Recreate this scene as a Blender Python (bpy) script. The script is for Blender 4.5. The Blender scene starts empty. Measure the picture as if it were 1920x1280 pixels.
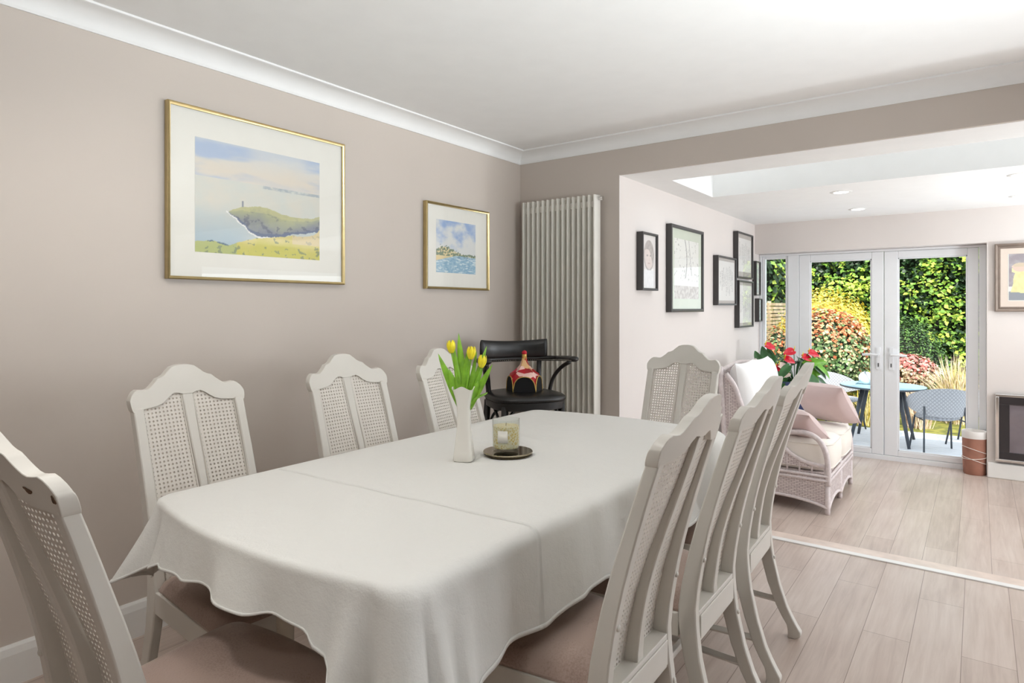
import bpy, math, random
from mathutils import Vector, Matrix, noise
random.seed(7)
PI = math.pi
C = bpy.context.scene.collection
scene = bpy.context.scene

# ------------------------------------------------------------------ camera, world, sun, large lights, exposure
cam_d = bpy.data.cameras.new('camera')
cam = bpy.data.objects.new('camera', cam_d)
C.objects.link(cam)
cam.location = (0, 0, 1.28)
cam.rotation_euler = (PI / 2, 0, 0.63444)
cam_d.sensor_width = 36
cam_d.lens = 1188.18 * 36 / 1920
cam_d.shift_y = -(640 - 575.74) / 1920
cam_d.clip_start = 0.02
scene.camera = cam

world = bpy.data.worlds.new('world')
scene.world = world
world.use_nodes = True
wb = world.node_tree.nodes['Background']
wb.inputs[0].default_value = (0.86, 0.93, 1.0, 1)
wb.inputs[1].default_value = 2.1


def light(name, typ, loc, direction, energy, color=(1, 1, 1), **kw):
    d = bpy.data.lights.new(name, typ)
    d.energy = energy
    d.color = color
    for k, v in kw.items():
        setattr(d, k, v)
    o = bpy.data.objects.new(name, d)
    C.objects.link(o)
    o.location = loc
    o.rotation_euler = Vector(direction).to_track_quat('-Z', 'Y').to_euler()
    return o


light('sun', 'SUN', (0, 0, 10), (-0.35, 0.8, -0.78), 5.0, (1.0, 0.95, 0.86), angle=0.01)
# daylight through the dining room's own window (right wall) 
light('window_daylight', 'AREA', (2.36, 2.9, 1.35), (-1, 0.0, 0.1), 12, (0.94, 0.97, 0.99), shape='RECTANGLE', size=1.0, size_y=1.5)
# daylight through the extension's side window
light('side_window_daylight', 'AREA', (2.52, 5.2, 1.0), (-1, -0.55, 0.25), 44, (0.93, 0.97, 0.99), shape='RECTANGLE', size=2.2, size_y=1.5)
# added fill lamps, not fittings of the room (out of the frame, right of and behind the camera), each throwing its light at the ceiling
for loc, aim, e in (((1.1, 1.9, 1.4), (-1, 0.1, 0.8), 17), ((0.7, 0.2, 1.4), (-1, 0.35, 0.9), 17)):
    light('added_ceiling_fill', 'AREA', loc, aim, e, (0.90, 0.96, 0.985), shape='DISK', size=0.4, spread=1.75)
# the dining room's ceiling spots, above and behind the camera
for x, y, e in ((-1.1, 0.1, 42), (-0.4, -0.7, 26), (-1.6, 1.0, 14)):
    light('ceiling_spot_lamp', 'SPOT', (x, y, 2.35), (-0.25, 0.1, -1), e, (1.0, 0.97, 0.92), spot_size=2.5, spot_blend=0.6, shadow_soft_size=0.12)
light('added_ceiling_fill', 'AREA', (1.9, 5.4, 0.7), (-0.45, 0, 1), 38, (0.89, 0.96, 0.99), shape='DISK', size=0.4, spread=2.5)  # added fill lamp brightening the extension ceiling, no fitting there

scene.view_settings.view_transform = 'Standard'
scene.view_settings.look = 'None'
scene.view_settings.exposure = 0.12
scene.view_settings.gamma = 1.0
scene.view_settings.use_curve_mapping = False
scene.cycles.max_bounces = 10
scene.cycles.diffuse_bounces = 6
scene.cycles.transparent_max_bounces = 24
scene.cycles.sample_clamp_indirect = 6
scene.cycles.caustics_reflective = False
scene.cycles.caustics_refractive = False


# ------------------------------------------------------------------ materials
def srgb(r, g, b):
    f = lambda c: (c / 255 / 12.92) if c / 255 <= 0.04045 else ((c / 255 + 0.055) / 1.055) ** 2.4
    return (f(r), f(g), f(b), 1)


class NT:
    def __init__(s, name):
        s.m = bpy.data.materials.new(name)
        s.m.use_nodes = True
        s.t = s.m.node_tree
        s.b = s.t.nodes['Principled BSDF']

    def n(s, typ, **kw):
        nd = s.t.nodes.new(typ)
        for k, v in kw.items():
            if k.startswith('_'):
                setattr(nd, k[1:], v)
        for k, v in kw.items():
            if not k.startswith('_'):
                key = int(k[1:]) if k[0] == 'i' and k[1:].isdigit() else k.replace('__', ' ')
                if isinstance(v, bpy.types.NodeSocket):
                    s.t.links.new(v, nd.inputs[key])
                else:
                    nd.inputs[key].default_value = v
        return nd

    def link(s, a, b):
        s.t.links.new(a, b)

    def coord(s, scale=(1, 1, 1), rot=(0, 0, 0), loc=(0, 0, 0), which='Object'):
        tc = s.n('ShaderNodeTexCoord')
        mp = s.n('ShaderNodeMapping')
        mp.inputs['Scale'].default_value = scale
        mp.inputs['Rotation'].default_value = rot
        mp.inputs['Location'].default_value = loc
        s.link(tc.outputs[which], mp.inputs['Vector'])
        return mp.outputs['Vector']

    def ramp(s, fac, stops):
        r = s.n('ShaderNodeValToRGB')
        el = r.color_ramp.elements
        while len(el) < len(stops):
            el.new(0.5)
        for e, (p, c) in zip(el, stops):
            e.position = p
            e.color = c
        s.link(fac, r.inputs[0])
        return r.outputs[0]

    def bump(s, h, strength=0.3, dist=0.01):
        b = s.n('ShaderNodeBump')
        b.inputs['Strength'].default_value = strength
        b.inputs['Distance'].default_value = dist
        s.link(h, b.inputs['Height'])
        s.link(b.outputs[0], s.b.inputs['Normal'])
        return b


def plain(name, col, rough=0.5, metal=0.0, var=0.06, nscale=8, bump=0.0, bscale=60, bdist=0.002, coat=0, sheen=0, sub=0):
    t = NT(name)
    v = t.coord()
    nz = t.n('ShaderNodeTexNoise', Scale=nscale, Detail=4.0)
    t.link(v, nz.inputs['Vector'])
    a = [max(0, c * (1 - var)) for c in col[:3]] + [1]
    b = [min(1, c * (1 + var)) for c in col[:3]] + [1]
    t.link(t.ramp(nz.outputs[0], [(0.35, a), (0.65, b)]), t.b.inputs['Base Color'])
    t.b.inputs['Roughness'].default_value = rough
    t.b.inputs['Metallic'].default_value = metal
    if coat:
        t.b.inputs['Coat Weight'].default_value = coat
        t.b.inputs['Coat Roughness'].default_value = 0.08
    if sheen:
        t.b.inputs['Sheen Weight'].default_value = sheen
    if bump:
        nb = t.n('ShaderNodeTexNoise', Scale=bscale, Detail=3.0)
        t.link(v, nb.inputs['Vector'])
        t.bump(nb.outputs[0], bump, bdist)
    return t.m


M = {}
M['wall_taupe'] = plain('wall_taupe_paint', srgb(201, 191, 182), 0.75, var=0.02, nscale=1.2, bump=0.12, bscale=45)
M['wall_pink'] = plain('wall_pale_pink_paint', srgb(224, 217, 213), 0.75, var=0.015, nscale=1.2, bump=0.08, bscale=45)
M['wall_dark'] = plain('darkened_unseen_wall', srgb(96, 86, 78), 0.75, var=0.02, nscale=1.2)  # unseen walls coloured dark to cut light bounced onto near faces
M['ceiling'] = plain('ceiling_white_paint', srgb(240, 240, 239), 0.85, var=0.01, bump=0.05, bscale=30)
M['trim'] = plain('white_gloss_trim', srgb(232, 231, 228), 0.4, var=0.01)
M['upvc'] = plain('white_upvc', srgb(236, 238, 241), 0.3, var=0.01)
M['radiator'] = plain('white_enamel_radiator', srgb(226, 223, 215), 0.35, var=0.01)
M['chrome'] = plain('chrome', (0.75, 0.74, 0.73, 1), 0.12, 1.0, var=0.02)
M['gold'] = plain('brushed_gold_frame', (0.56, 0.44, 0.22, 1), 0.3, 1.0, var=0.05, nscale=30)
M['mount'] = plain('ivory_mount_card', srgb(232, 230, 222), 0.8, var=0.01)
M['mount_cream'] = plain('cream_mount_card', srgb(222, 208, 196), 0.8, var=0.01)
M['mount_green'] = plain('pale_green_mount_card', srgb(205, 212, 196), 0.8, var=0.02)
M['mount_grey'] = plain('grey_mount_card', srgb(186, 180, 174), 0.8, var=0.02)
M['black_frame'] = plain('dark_grey_frame', srgb(62, 60, 60), 0.3, var=0.05)
M['pewter_frame'] = plain('pewter_frame', srgb(140, 126, 116), 0.35, 0.4, var=0.08, nscale=20)
M['black_leather'] = plain('black_leather', srgb(28, 27, 27), 0.32, var=0.1, bump=0.25, bscale=120, bdist=0.001)
M['black_wood'] = plain('black_lacquered_wood', srgb(27, 26, 26), 0.38, var=0.1)
M['brass'] = plain('brass_stud', (0.5, 0.48, 0.42, 1), 0.3, 1.0)
M['cushion_cream'] = plain('cream_cushion_fabric', srgb(238, 232, 224), 0.9, var=0.02, bump=0.2, bscale=150, sheen=0.2)
M['cushion_white'] = plain('white_cushion_fabric', srgb(240, 240, 240), 0.9, var=0.015, bump=0.2, bscale=150, sheen=0.2)
M['pink_velvet'] = plain('dusty_pink_fabric', srgb(204, 182, 180), 0.85, var=0.03, bump=0.15, bscale=150, sheen=0.4)
M['rattan'] = plain('whitewashed_rattan', srgb(214, 204, 204), 0.5, var=0.08, nscale=40)
M['ceramic'] = plain('white_ceramic', srgb(236, 233, 226), 0.18, var=0.01, coat=0.4)
M['terracotta'] = plain('terracotta', srgb(158, 110, 92), 0.7, var=0.1, nscale=14, bump=0.1)
M['white_glaze'] = plain('white_glaze', srgb(232, 228, 224), 0.35, var=0.02)
M['string'] = plain('white_string', srgb(235, 228, 220), 0.8, var=0.03)
M['navy'] = plain('navy_planter', srgb(64, 74, 116), 0.4, var=0.08)
M['soil'] = plain('soil', srgb(60, 45, 35), 0.95, var=0.3, nscale=60)
M['leaf_dark'] = plain('dark_green_leaf', srgb(48, 98, 48), 0.35, var=0.25, nscale=20)
M['leaf_light'] = plain('light_green_leaf', srgb(110, 170, 50), 0.35, var=0.2, nscale=20)
M['tulip_leaf'] = plain('tulip_leaf', srgb(128, 178, 50), 0.38, var=0.22, nscale=26)
M['tulip_yellow'] = plain('yellow_tulip_petal', srgb(238, 222, 40), 0.45, var=0.08, nscale=40)
M['anthurium_red'] = plain('red_anthurium_spathe', srgb(206, 28, 52), 0.25, var=0.12, nscale=30)
M['anthurium_pale'] = plain('faded_anthurium', srgb(232, 214, 204), 0.5, var=0.1)
M['dark_metal'] = plain('charcoal_metal', srgb(66, 74, 82), 0.4, 0.3, var=0.05)
M['bronze_mirror'] = plain('smoked_bronze_mirror', (0.36, 0.31, 0.22, 1), 0.08, 1.0, var=0.03)
M['bronze_edge'] = plain('dark_bronze_edge', srgb(70, 58, 38), 0.25, 0.6, var=0.1)
M['fire_black'] = plain('fire_surround_black', srgb(48, 44, 46), 0.3, var=0.04)
M['fire_glass'] = plain('fire_dark_glass', srgb(110, 102, 108), 0.04, var=0.1, nscale=6, coat=1.0)
M['alu'] = plain('white_aluminium_edge', srgb(232, 230, 228), 0.35, 0.2, var=0.01)
M['gasket'] = plain('dark_keyhole', srgb(90, 90, 92), 0.5)
M['red_felt'] = plain('red_felt_ball', srgb(190, 10, 38), 0.6, var=0.15, nscale=60, bump=0.4, bscale=90)
M['black_velvet'] = plain('black_velvet', srgb(10, 9, 11), 0.9)
M['gold_braid'] = plain('gold_braid', srgb(205, 170, 90), 0.35, 0.5, var=0.2, nscale=90)
M['table_wood'] = plain('cream_painted_table', srgb(222, 214, 200), 0.4, var=0.02)
M['wick'] = plain('charred_wick', srgb(60, 50, 40), 0.8)
M['branch'] = plain('brown_branch', srgb(96, 72, 50), 0.8, var=0.2)
M['chip'] = plain('bare_wood_chip', srgb(92, 66, 44), 0.8, var=0.25, nscale=80)
M['render_wall'] = plain('pale_house_render', srgb(225, 220, 212), 0.9, var=0.03)


def mk_chair_paint():
    t = NT('worn_cream_white_paint')
    v = t.coord()
    n1 = t.n('ShaderNodeTexNoise', Scale=3.0, Detail=3.0)
    t.link(v, n1.inputs['Vector'])
    base = t.ramp(n1.outputs[0], [(0.3, srgb(206, 202, 194)), (0.7, srgb(214, 210, 203))])
    n2 = t.n('ShaderNodeTexNoise', Scale=38.0, Detail=5.0, Roughness=0.6)
    t.link(v, n2.inputs['Vector'])
    f = t.ramp(n2.outputs[0], [(0.735, (0, 0, 0, 1)), (0.745, (1, 1, 1, 1))])
    mx = t.n('ShaderNodeMix', _data_type='RGBA')
    t.link(f, mx.inputs['Factor'])
    t.link(base, mx.inputs['A'])
    mx.inputs['B'].default_value = srgb(104, 78, 54)
    t.link(mx.outputs['Result'], t.b.inputs['Base Color'])
    t.b.inputs['Roughness'].default_value = 0.33
    return t.m


M['paint'] = mk_chair_paint()
M['cane'] = plain('painted_cane', srgb(213, 207, 199), 0.45, var=0.03)


def mk_seat():
    t = NT('mauve_brown_seat_fabric')
    v = t.coord()
    n1 = t.n('ShaderNodeTexNoise', Scale=220.0, Detail=2.0)
    t.link(v, n1.inputs['Vector'])
    n2 = t.n('ShaderNodeTexNoise', Scale=9.0, Detail=4.0)
    t.link(v, n2.inputs['Vector'])
    a = t.n('ShaderNodeMath', _operation='ADD', i0=n1.outputs[0], i1=n2.outputs[0])
    t.link(t.ramp(a.outputs[0], [(0.6, srgb(140, 118, 108)), (1.15, srgb(164, 142, 131))]), t.b.inputs['Base Color'])
    t.b.inputs['Roughness'].default_value = 0.92
    t.b.inputs['Sheen Weight'].default_value = 0.3
    t.bump(n1.outputs[0], 0.35, 0.002)
    return t.m


M['seat'] = mk_seat()


def mk_cloth():
    t = NT('white_damask_tablecloth')
    v = t.coord()
    sx = t.n('ShaderNodeSeparateXYZ')
    t.link(v, sx.inputs[0])
    nz = t.n('ShaderNodeTexNoise', Scale=4.0, Detail=6.0, Roughness=0.55)
    t.link(v, nz.inputs['Vector'])
    wv = t.n('ShaderNodeTexNoise', Scale=260.0, Detail=1.0)
    t.link(v, wv.inputs['Vector'])
    # leaf joint of the table pressing through the cloth, object y = -0.52
    y = t.n('ShaderNodeMath', _operation='ADD', i0=sx.outputs['Y'], i1=0.525)
    sl = t.n('ShaderNodeMath', _operation='MULTIPLY', i0=sx.outputs['X'], i1=-0.045)
    ya = t.n('ShaderNodeMath', _operation='ADD', i0=y.outputs[0], i1=sl.outputs[0])
    ab = t.n('ShaderNodeMath', _operation='ABSOLUTE', i0=ya.outputs[0])
    mr = t.n('ShaderNodeMapRange')
    t.link(ab.outputs[0], mr.inputs[0])
    mr.inputs[1].default_value = 0.0
    mr.inputs[2].default_value = 0.009
    mr.inputs[3].default_value = 0.0
    mr.inputs[4].default_value = 1.0
    b1 = t.n('ShaderNodeMath', _operation='MULTIPLY', i0=mr.outputs[0], i1=0.009)
    b2 = t.n('ShaderNodeMath', _operation='MULTIPLY', i0=nz.outputs[0], i1=0.02)
    b3 = t.n('ShaderNodeMath', _operation='MULTIPLY', i0=wv.outputs[0], i1=0.0006)
    # faint woven diamond lattice
    vd = t.coord(rot=(0, 0, PI / 4), scale=(1, 1, 1))
    sd = t.n('ShaderNodeSeparateXYZ')
    t.link(vd, sd.inputs[0])
    ss = []
    for ax in 'XY':
        q = t.n('ShaderNodeMath', _operation='PINGPONG', i0=sd.outputs[ax], i1=0.055)
        g = t.n('ShaderNodeMath', _operation='LESS_THAN', i0=q.outputs[0], i1=0.0016)
        ss.append(g)
    o = t.n('ShaderNodeMath', _operation='MAXIMUM', i0=ss[0].outputs[0], i1=ss[1].outputs[0])
    b4 = t.n('ShaderNodeMath', _operation='MULTIPLY', i0=o.outputs[0], i1=0.00025)
    s = b1
    for q in (b2, b3, b4):
        s = t.n('ShaderNodeMath', _operation='ADD', i0=s.outputs[0], i1=q.outputs[0])
    t.bump(s.outputs[0], 0.6, 1.0)
    t.b.inputs['Base Color'].default_value = srgb(222, 221, 217)
    t.b.inputs['Roughness'].default_value = 0.72
    t.b.inputs['Sheen Weight'].default_value = 0.15
    return t.m


M['cloth'] = mk_cloth()


def mk_floor(name, phase, gap=True):
    t = NT(name)
    v = t.coord(rot=(0, 0, PI / 2), loc=(0.35, phase, 0))
    br = t.n('ShaderNodeTexBrick', Scale=1.0)
    t.link(v, br.inputs['Vector'])
    br.offset = 0.37
    br.inputs['Brick Width'].default_value = 1.25
    br.inputs['Row Height'].default_value = 0.16
    br.inputs['Mortar Size'].default_value = 0.0012
    br.inputs['Mortar Smooth'].default_value = 0.1
    br.inputs['Color1'].default_value = (0, 0, 0, 1)
    br.inputs['Color2'].default_value = (1, 1, 1, 1)
    br.inputs['Mortar'].default_value = (0.5, 0.5, 0.5, 1)
    gv = t.coord(scale=(26, 1.6, 1))
    g = t.n('ShaderNodeTexNoise', Scale=1.6, Detail=7.0, Roughness=0.62, Distortion=0.5)
    t.link(gv, g.inputs['Vector'])
    g2 = t.n('ShaderNodeTexNoise', Scale=2.2, Detail=2.0)
    t.link(t.coord(scale=(3, 1, 1)), g2.inputs['Vector'])
    a = t.n('ShaderNodeMath', _operation='MULTIPLY', i0=g.outputs[0], i1=0.55)
    b = t.n('ShaderNodeMath', _operation='MULTIPLY', i0=br.outputs['Color'], i1=0.13)
    c = t.n('ShaderNodeMath', _operation='MULTIPLY', i0=g2.outputs[0], i1=0.35)
    s = t.n('ShaderNodeMath', _operation='ADD', i0=a.outputs[0], i1=b.outputs[0])
    s = t.n('ShaderNodeMath', _operation='ADD', i0=s.outputs[0], i1=c.outputs[0])
    col = t.ramp(s.outputs[0], [(0.27, srgb(160, 141, 130)), (0.52, srgb(188, 171, 160)), (0.76, srgb(206, 192, 182))])
    mx = t.n('ShaderNodeMix', _data_type='RGBA')
    t.link(br.outputs['Fac'], mx.inputs['Factor'])
    t.link(col, mx.inputs['A'])
    mx.inputs['B'].default_value = srgb(128, 110, 98)
    t.link(mx.outputs['Result'], t.b.inputs['Base Color'])
    t.b.inputs['Roughness'].default_value = 0.3
    t.bump(br.outputs['Fac'], -0.25, 0.002)
    return t.m


M['floor_dining'] = mk_floor('oak_laminate_dining', -0.11)
M['floor_ext'] = mk_floor('oak_laminate_extension', -0.06)
M['nosing'] = plain('pale_oak_nosing', srgb(214, 196, 184), 0.3, var=0.08, nscale=14)


def mk_wicker():
    t = NT('whitewashed_wicker_weave')
    v = t.coord(rot=(PI / 2, 0, 0))
    br = t.n('ShaderNodeTexBrick', Scale=1.0)
    tc = t.n('ShaderNodeTexCoord')
    sx = t.n('ShaderNodeSeparateXYZ')
    t.link(tc.outputs['Object'], sx.inputs[0])
    ad = t.n('ShaderNodeMath', _operation='ADD', i0=sx.outputs['X'], i1=sx.outputs['Y'])
    cb = t.n('ShaderNodeCombineXYZ', X=ad.outputs[0], Y=sx.outputs['Z'])
    t.link(cb.outputs[0], br.inputs['Vector'])
    br.inputs['Brick Width'].default_value = 0.036
    br.inputs['Row Height'].default_value = 0.012
    br.inputs['Mortar Size'].default_value = 0.0022
    br.inputs['Mortar Smooth'].default_value = 0.8
    br.inputs['Color1'].default_value = srgb(226, 216, 214)
    br.inputs['Color2'].default_value = srgb(204, 192, 192)
    br.inputs['Mortar'].default_value = srgb(128, 112, 112)
    t.link(br.outputs['Color'], t.b.inputs['Base Color'])
    t.b.inputs['Roughness'].default_value = 0.55
    t.bump(br.outputs['Fac'], -0.8, 0.006)
    return t.m


M['wicker'] = mk_wicker()


def mk_quilt():
    t = NT('grey_quilted_outdoor_fabric')
    v = t.coord(which='UV')
    sx = t.n('ShaderNodeSeparateXYZ')
    t.link(v, sx.inputs[0])
    s = t.n('ShaderNodeMath', _operation='ADD', i0=sx.outputs['X'], i1=sx.outputs['Y'])
    d = t.n('ShaderNodeMath', _operation='SUBTRACT', i0=sx.outputs['X'], i1=sx.outputs['Y'])
    p1 = t.n('ShaderNodeMath', _operation='PINGPONG', i0=s.outputs[0], i1=0.022)
    p2 = t.n('ShaderNodeMath', _operation='PINGPONG', i0=d.outputs[0], i1=0.022)
    mn = t.n('ShaderNodeMath', _operation='MINIMUM', i0=p1.outputs[0], i1=p2.outputs[0])
    mr = t.n('ShaderNodeMapRange')
    t.link(mn.outputs[0], mr.inputs[0])
    mr.inputs[1].default_value = 0
    mr.inputs[2].default_value = 0.012
    nz = t.n('ShaderNodeTexNoise', Scale=180.0)
    t.link(t.coord(), nz.inputs['Vector'])
    a = t.n('ShaderNodeMath', _operation='MULTIPLY', i0=nz.outputs[0], i1=0.35)
    a2 = t.n('ShaderNodeMath', _operation='MULTIPLY_ADD', i0=mr.outputs[0], i1=0.65, i2=a.outputs[0])
    t.link(t.ramp(a2.outputs[0], [(0.1, srgb(144, 146, 150)), (0.85, srgb(184, 186, 190))]), t.b.inputs['Base Color'])
    t.b.inputs['Roughness'].default_value = 0.85
    t.bump(mr.outputs[0], 0.35, 0.006)
    return t.m


M['quilt'] = mk_quilt()


def mk_deck():
    t = NT('pale_composite_decking')
    v = t.coord()
    sx = t.n('ShaderNodeSeparateXYZ')
    t.link(v, sx.inputs[0])
    n = t.n('ShaderNodeTexNoise', Scale=3.0, Detail=5.0)
    t.link(t.coord(scale=(1.5, 20, 1)), n.inputs['Vector'])
    t.link(t.ramp(n.outputs[0], [(0.3, srgb(206, 210, 218)), (0.7, srgb(232, 235, 240))]), t.b.inputs['Base Color'])
    t.b.inputs['Roughness'].default_value = 0.6
    return t.m


M['deck'] = mk_deck()


def mk_two(name, c1, c2, scale, rough=0.8, detail=6, lo=0.4, hi=0.6):
    t = NT(name)
    n = t.n('ShaderNodeTexNoise', Scale=scale, Detail=float(detail))
    t.link(t.coord(), n.inputs['Vector'])
    t.link(t.ramp(n.outputs[0], [(lo, c1), (hi, c2)]), t.b.inputs['Base Color'])
    t.b.inputs['Roughness'].default_value = rough
    t.bump(n.outputs[0], 0.4, 0.03)
    return t.m


M['lawn'] = mk_two('lawn_grass', srgb(92, 98, 36), srgb(146, 142, 62), 9)
M['border'] = mk_two('planting_border_soil', srgb(74, 60, 42), srgb(120, 104, 70), 7)
M['fence'] = mk_two('weathered_larch_slat', srgb(190, 168, 140), srgb(222, 204, 180), 5)
M['hedge_core'] = plain('hedge_inner_shade', srgb(20, 34, 14), 0.9, var=0.3)  # near-black green, the shade between leaves put into the colour


def leafmat(name, c, rough=0.45, trans=0.25):
    t = NT(name)
    n = t.n('ShaderNodeTexNoise', Scale=7.0, Detail=3.0)
    t.link(t.coord(), n.inputs['Vector'])
    a = [x * 0.7 for x in c[:3]] + [1]
    b = [min(1, x * 1.25) for x in c[:3]] + [1]
    t.link(t.ramp(n.outputs[0], [(0.35, a), (0.65, b)]), t.b.inputs['Base Color'])
    t.b.inputs['Roughness'].default_value = rough
    return t.m


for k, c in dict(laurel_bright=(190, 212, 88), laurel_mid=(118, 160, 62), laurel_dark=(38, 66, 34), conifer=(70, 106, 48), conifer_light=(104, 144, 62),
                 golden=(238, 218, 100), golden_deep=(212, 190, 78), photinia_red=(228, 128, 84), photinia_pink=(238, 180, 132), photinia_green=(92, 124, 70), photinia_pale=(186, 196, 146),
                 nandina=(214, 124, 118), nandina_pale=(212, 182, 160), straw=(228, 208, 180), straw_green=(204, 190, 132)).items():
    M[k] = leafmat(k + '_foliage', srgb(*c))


def mk_glass(name, tint=(1, 1, 1, 1), refl=1.0):
    t = NT(name)
    t.t.nodes.remove(t.b)
    out = [n for n in t.t.nodes if n.type == 'OUTPUT_MATERIAL'][0]
    fr = t.n('ShaderNodeFresnel', IOR=1.5)
    tr = t.n('ShaderNodeBsdfTransparent')
    tr.inputs[0].default_value = tint
    gl = t.n('ShaderNodeBsdfGlossy')
    gl.inputs['Roughness'].default_value = 0.01
    mu = t.n('ShaderNodeMath', _operation='MULTIPLY', i0=fr.outputs[0], i1=refl)
    geo = t.n('ShaderNodeNewGeometry')
    # front side only, so a pane is one reflecting skin
    inv = t.n('ShaderNodeMath', _operation='SUBTRACT', i0=1.0, i1=geo.outputs['Backfacing'])
    m2 = t.n('ShaderNodeMath', _operation='MULTIPLY', i0=mu.outputs[0], i1=inv.outputs[0])
    mx = t.n('ShaderNodeMixShader')
    t.link(m2.outputs[0], mx.inputs[0])
    t.link(tr.outputs[0], mx.inputs[1])
    t.link(gl.outputs[0], mx.inputs[2])
    t.link(mx.outputs[0], out.inputs[0])
    return t.m


M['glass'] = mk_glass('clear_window_glass', (0.97, 0.985, 0.98, 1), 0.9)
M['picture_glass'] = mk_glass('picture_glass', (0.99, 0.99, 0.99, 1), 1.0)
M['tumbler'] = mk_glass('tumbler_glass', (0.95, 0.96, 0.95, 1), 1.6)


def mk_emit(name, col, s):
    t = NT(name)
    t.b.inputs['Base Color'].default_value = col
    t.b.inputs['Emission Color'].default_value = col
    t.b.inputs['Emission Strength'].default_value = s
    return t.m


M['downlight'] = mk_emit('downlight_diffuser', (1, 0.98, 0.95, 1), 6)


def mk_vcol(name='printed_artwork', rough=0.7):
    t = NT(name)
    a = t.n('ShaderNodeVertexColor')
    a.layer_name = 'Col'
    t.link(a.outputs['Color'], t.b.inputs['Base Color'])
    t.b.inputs['Roughness'].default_value = rough
    return t.m


M['art'] = mk_vcol()


def mk_candle():
    t = NT('gold_speckled_candle_wax')
    v = t.n('ShaderNodeTexVoronoi', Scale=150.0)
    t.link(t.coord(), v.inputs['Vector'])
    n = t.n('ShaderNodeTexNoise', Scale=26.0, Detail=3.0)
    t.link(t.coord(), n.inputs['Vector'])
    s = t.n('ShaderNodeMath', _operation='MULTIPLY', i0=v.outputs['Distance'], i1=n.outputs[0])
    t.link(t.ramp(s.outputs[0], [(0.1, srgb(214, 182, 70)), (0.28, srgb(238, 230, 196))]), t.b.inputs['Base Color'])
    t.b.inputs['Roughness'].default_value = 0.3
    return t.m


M['candle'] = mk_candle()


def mk_hat():
    t = NT('red_pink_gold_sequinned_cloth')
    v = t.n('ShaderNodeTexVoronoi', Scale=24.0)
    t.link(t.coord(), v.inputs['Vector'])
    sp = t.n('ShaderNodeSeparateColor')
    t.link(v.outputs['Color'], sp.inputs[0])
    r = t.ramp(sp.outputs[0], [(0.0, srgb(176, 12, 32)), (0.34, srgb(228, 184, 130)), (0.55, srgb(226, 60, 96)), (0.75, srgb(236, 196, 186)), (0.9, srgb(160, 20, 30))])
    r.node.color_ramp.interpolation = 'CONSTANT'
    n = t.n('ShaderNodeTexNoise', Scale=120.0)
    t.link(t.coord(), n.inputs['Vector'])
    t.link(r, t.b.inputs['Base Color'])
    t.b.inputs['Roughness'].default_value = 0.3
    t.bump(n.outputs[0], 0.4, 0.004)
    return t.m


M['hat'] = mk_hat()


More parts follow.
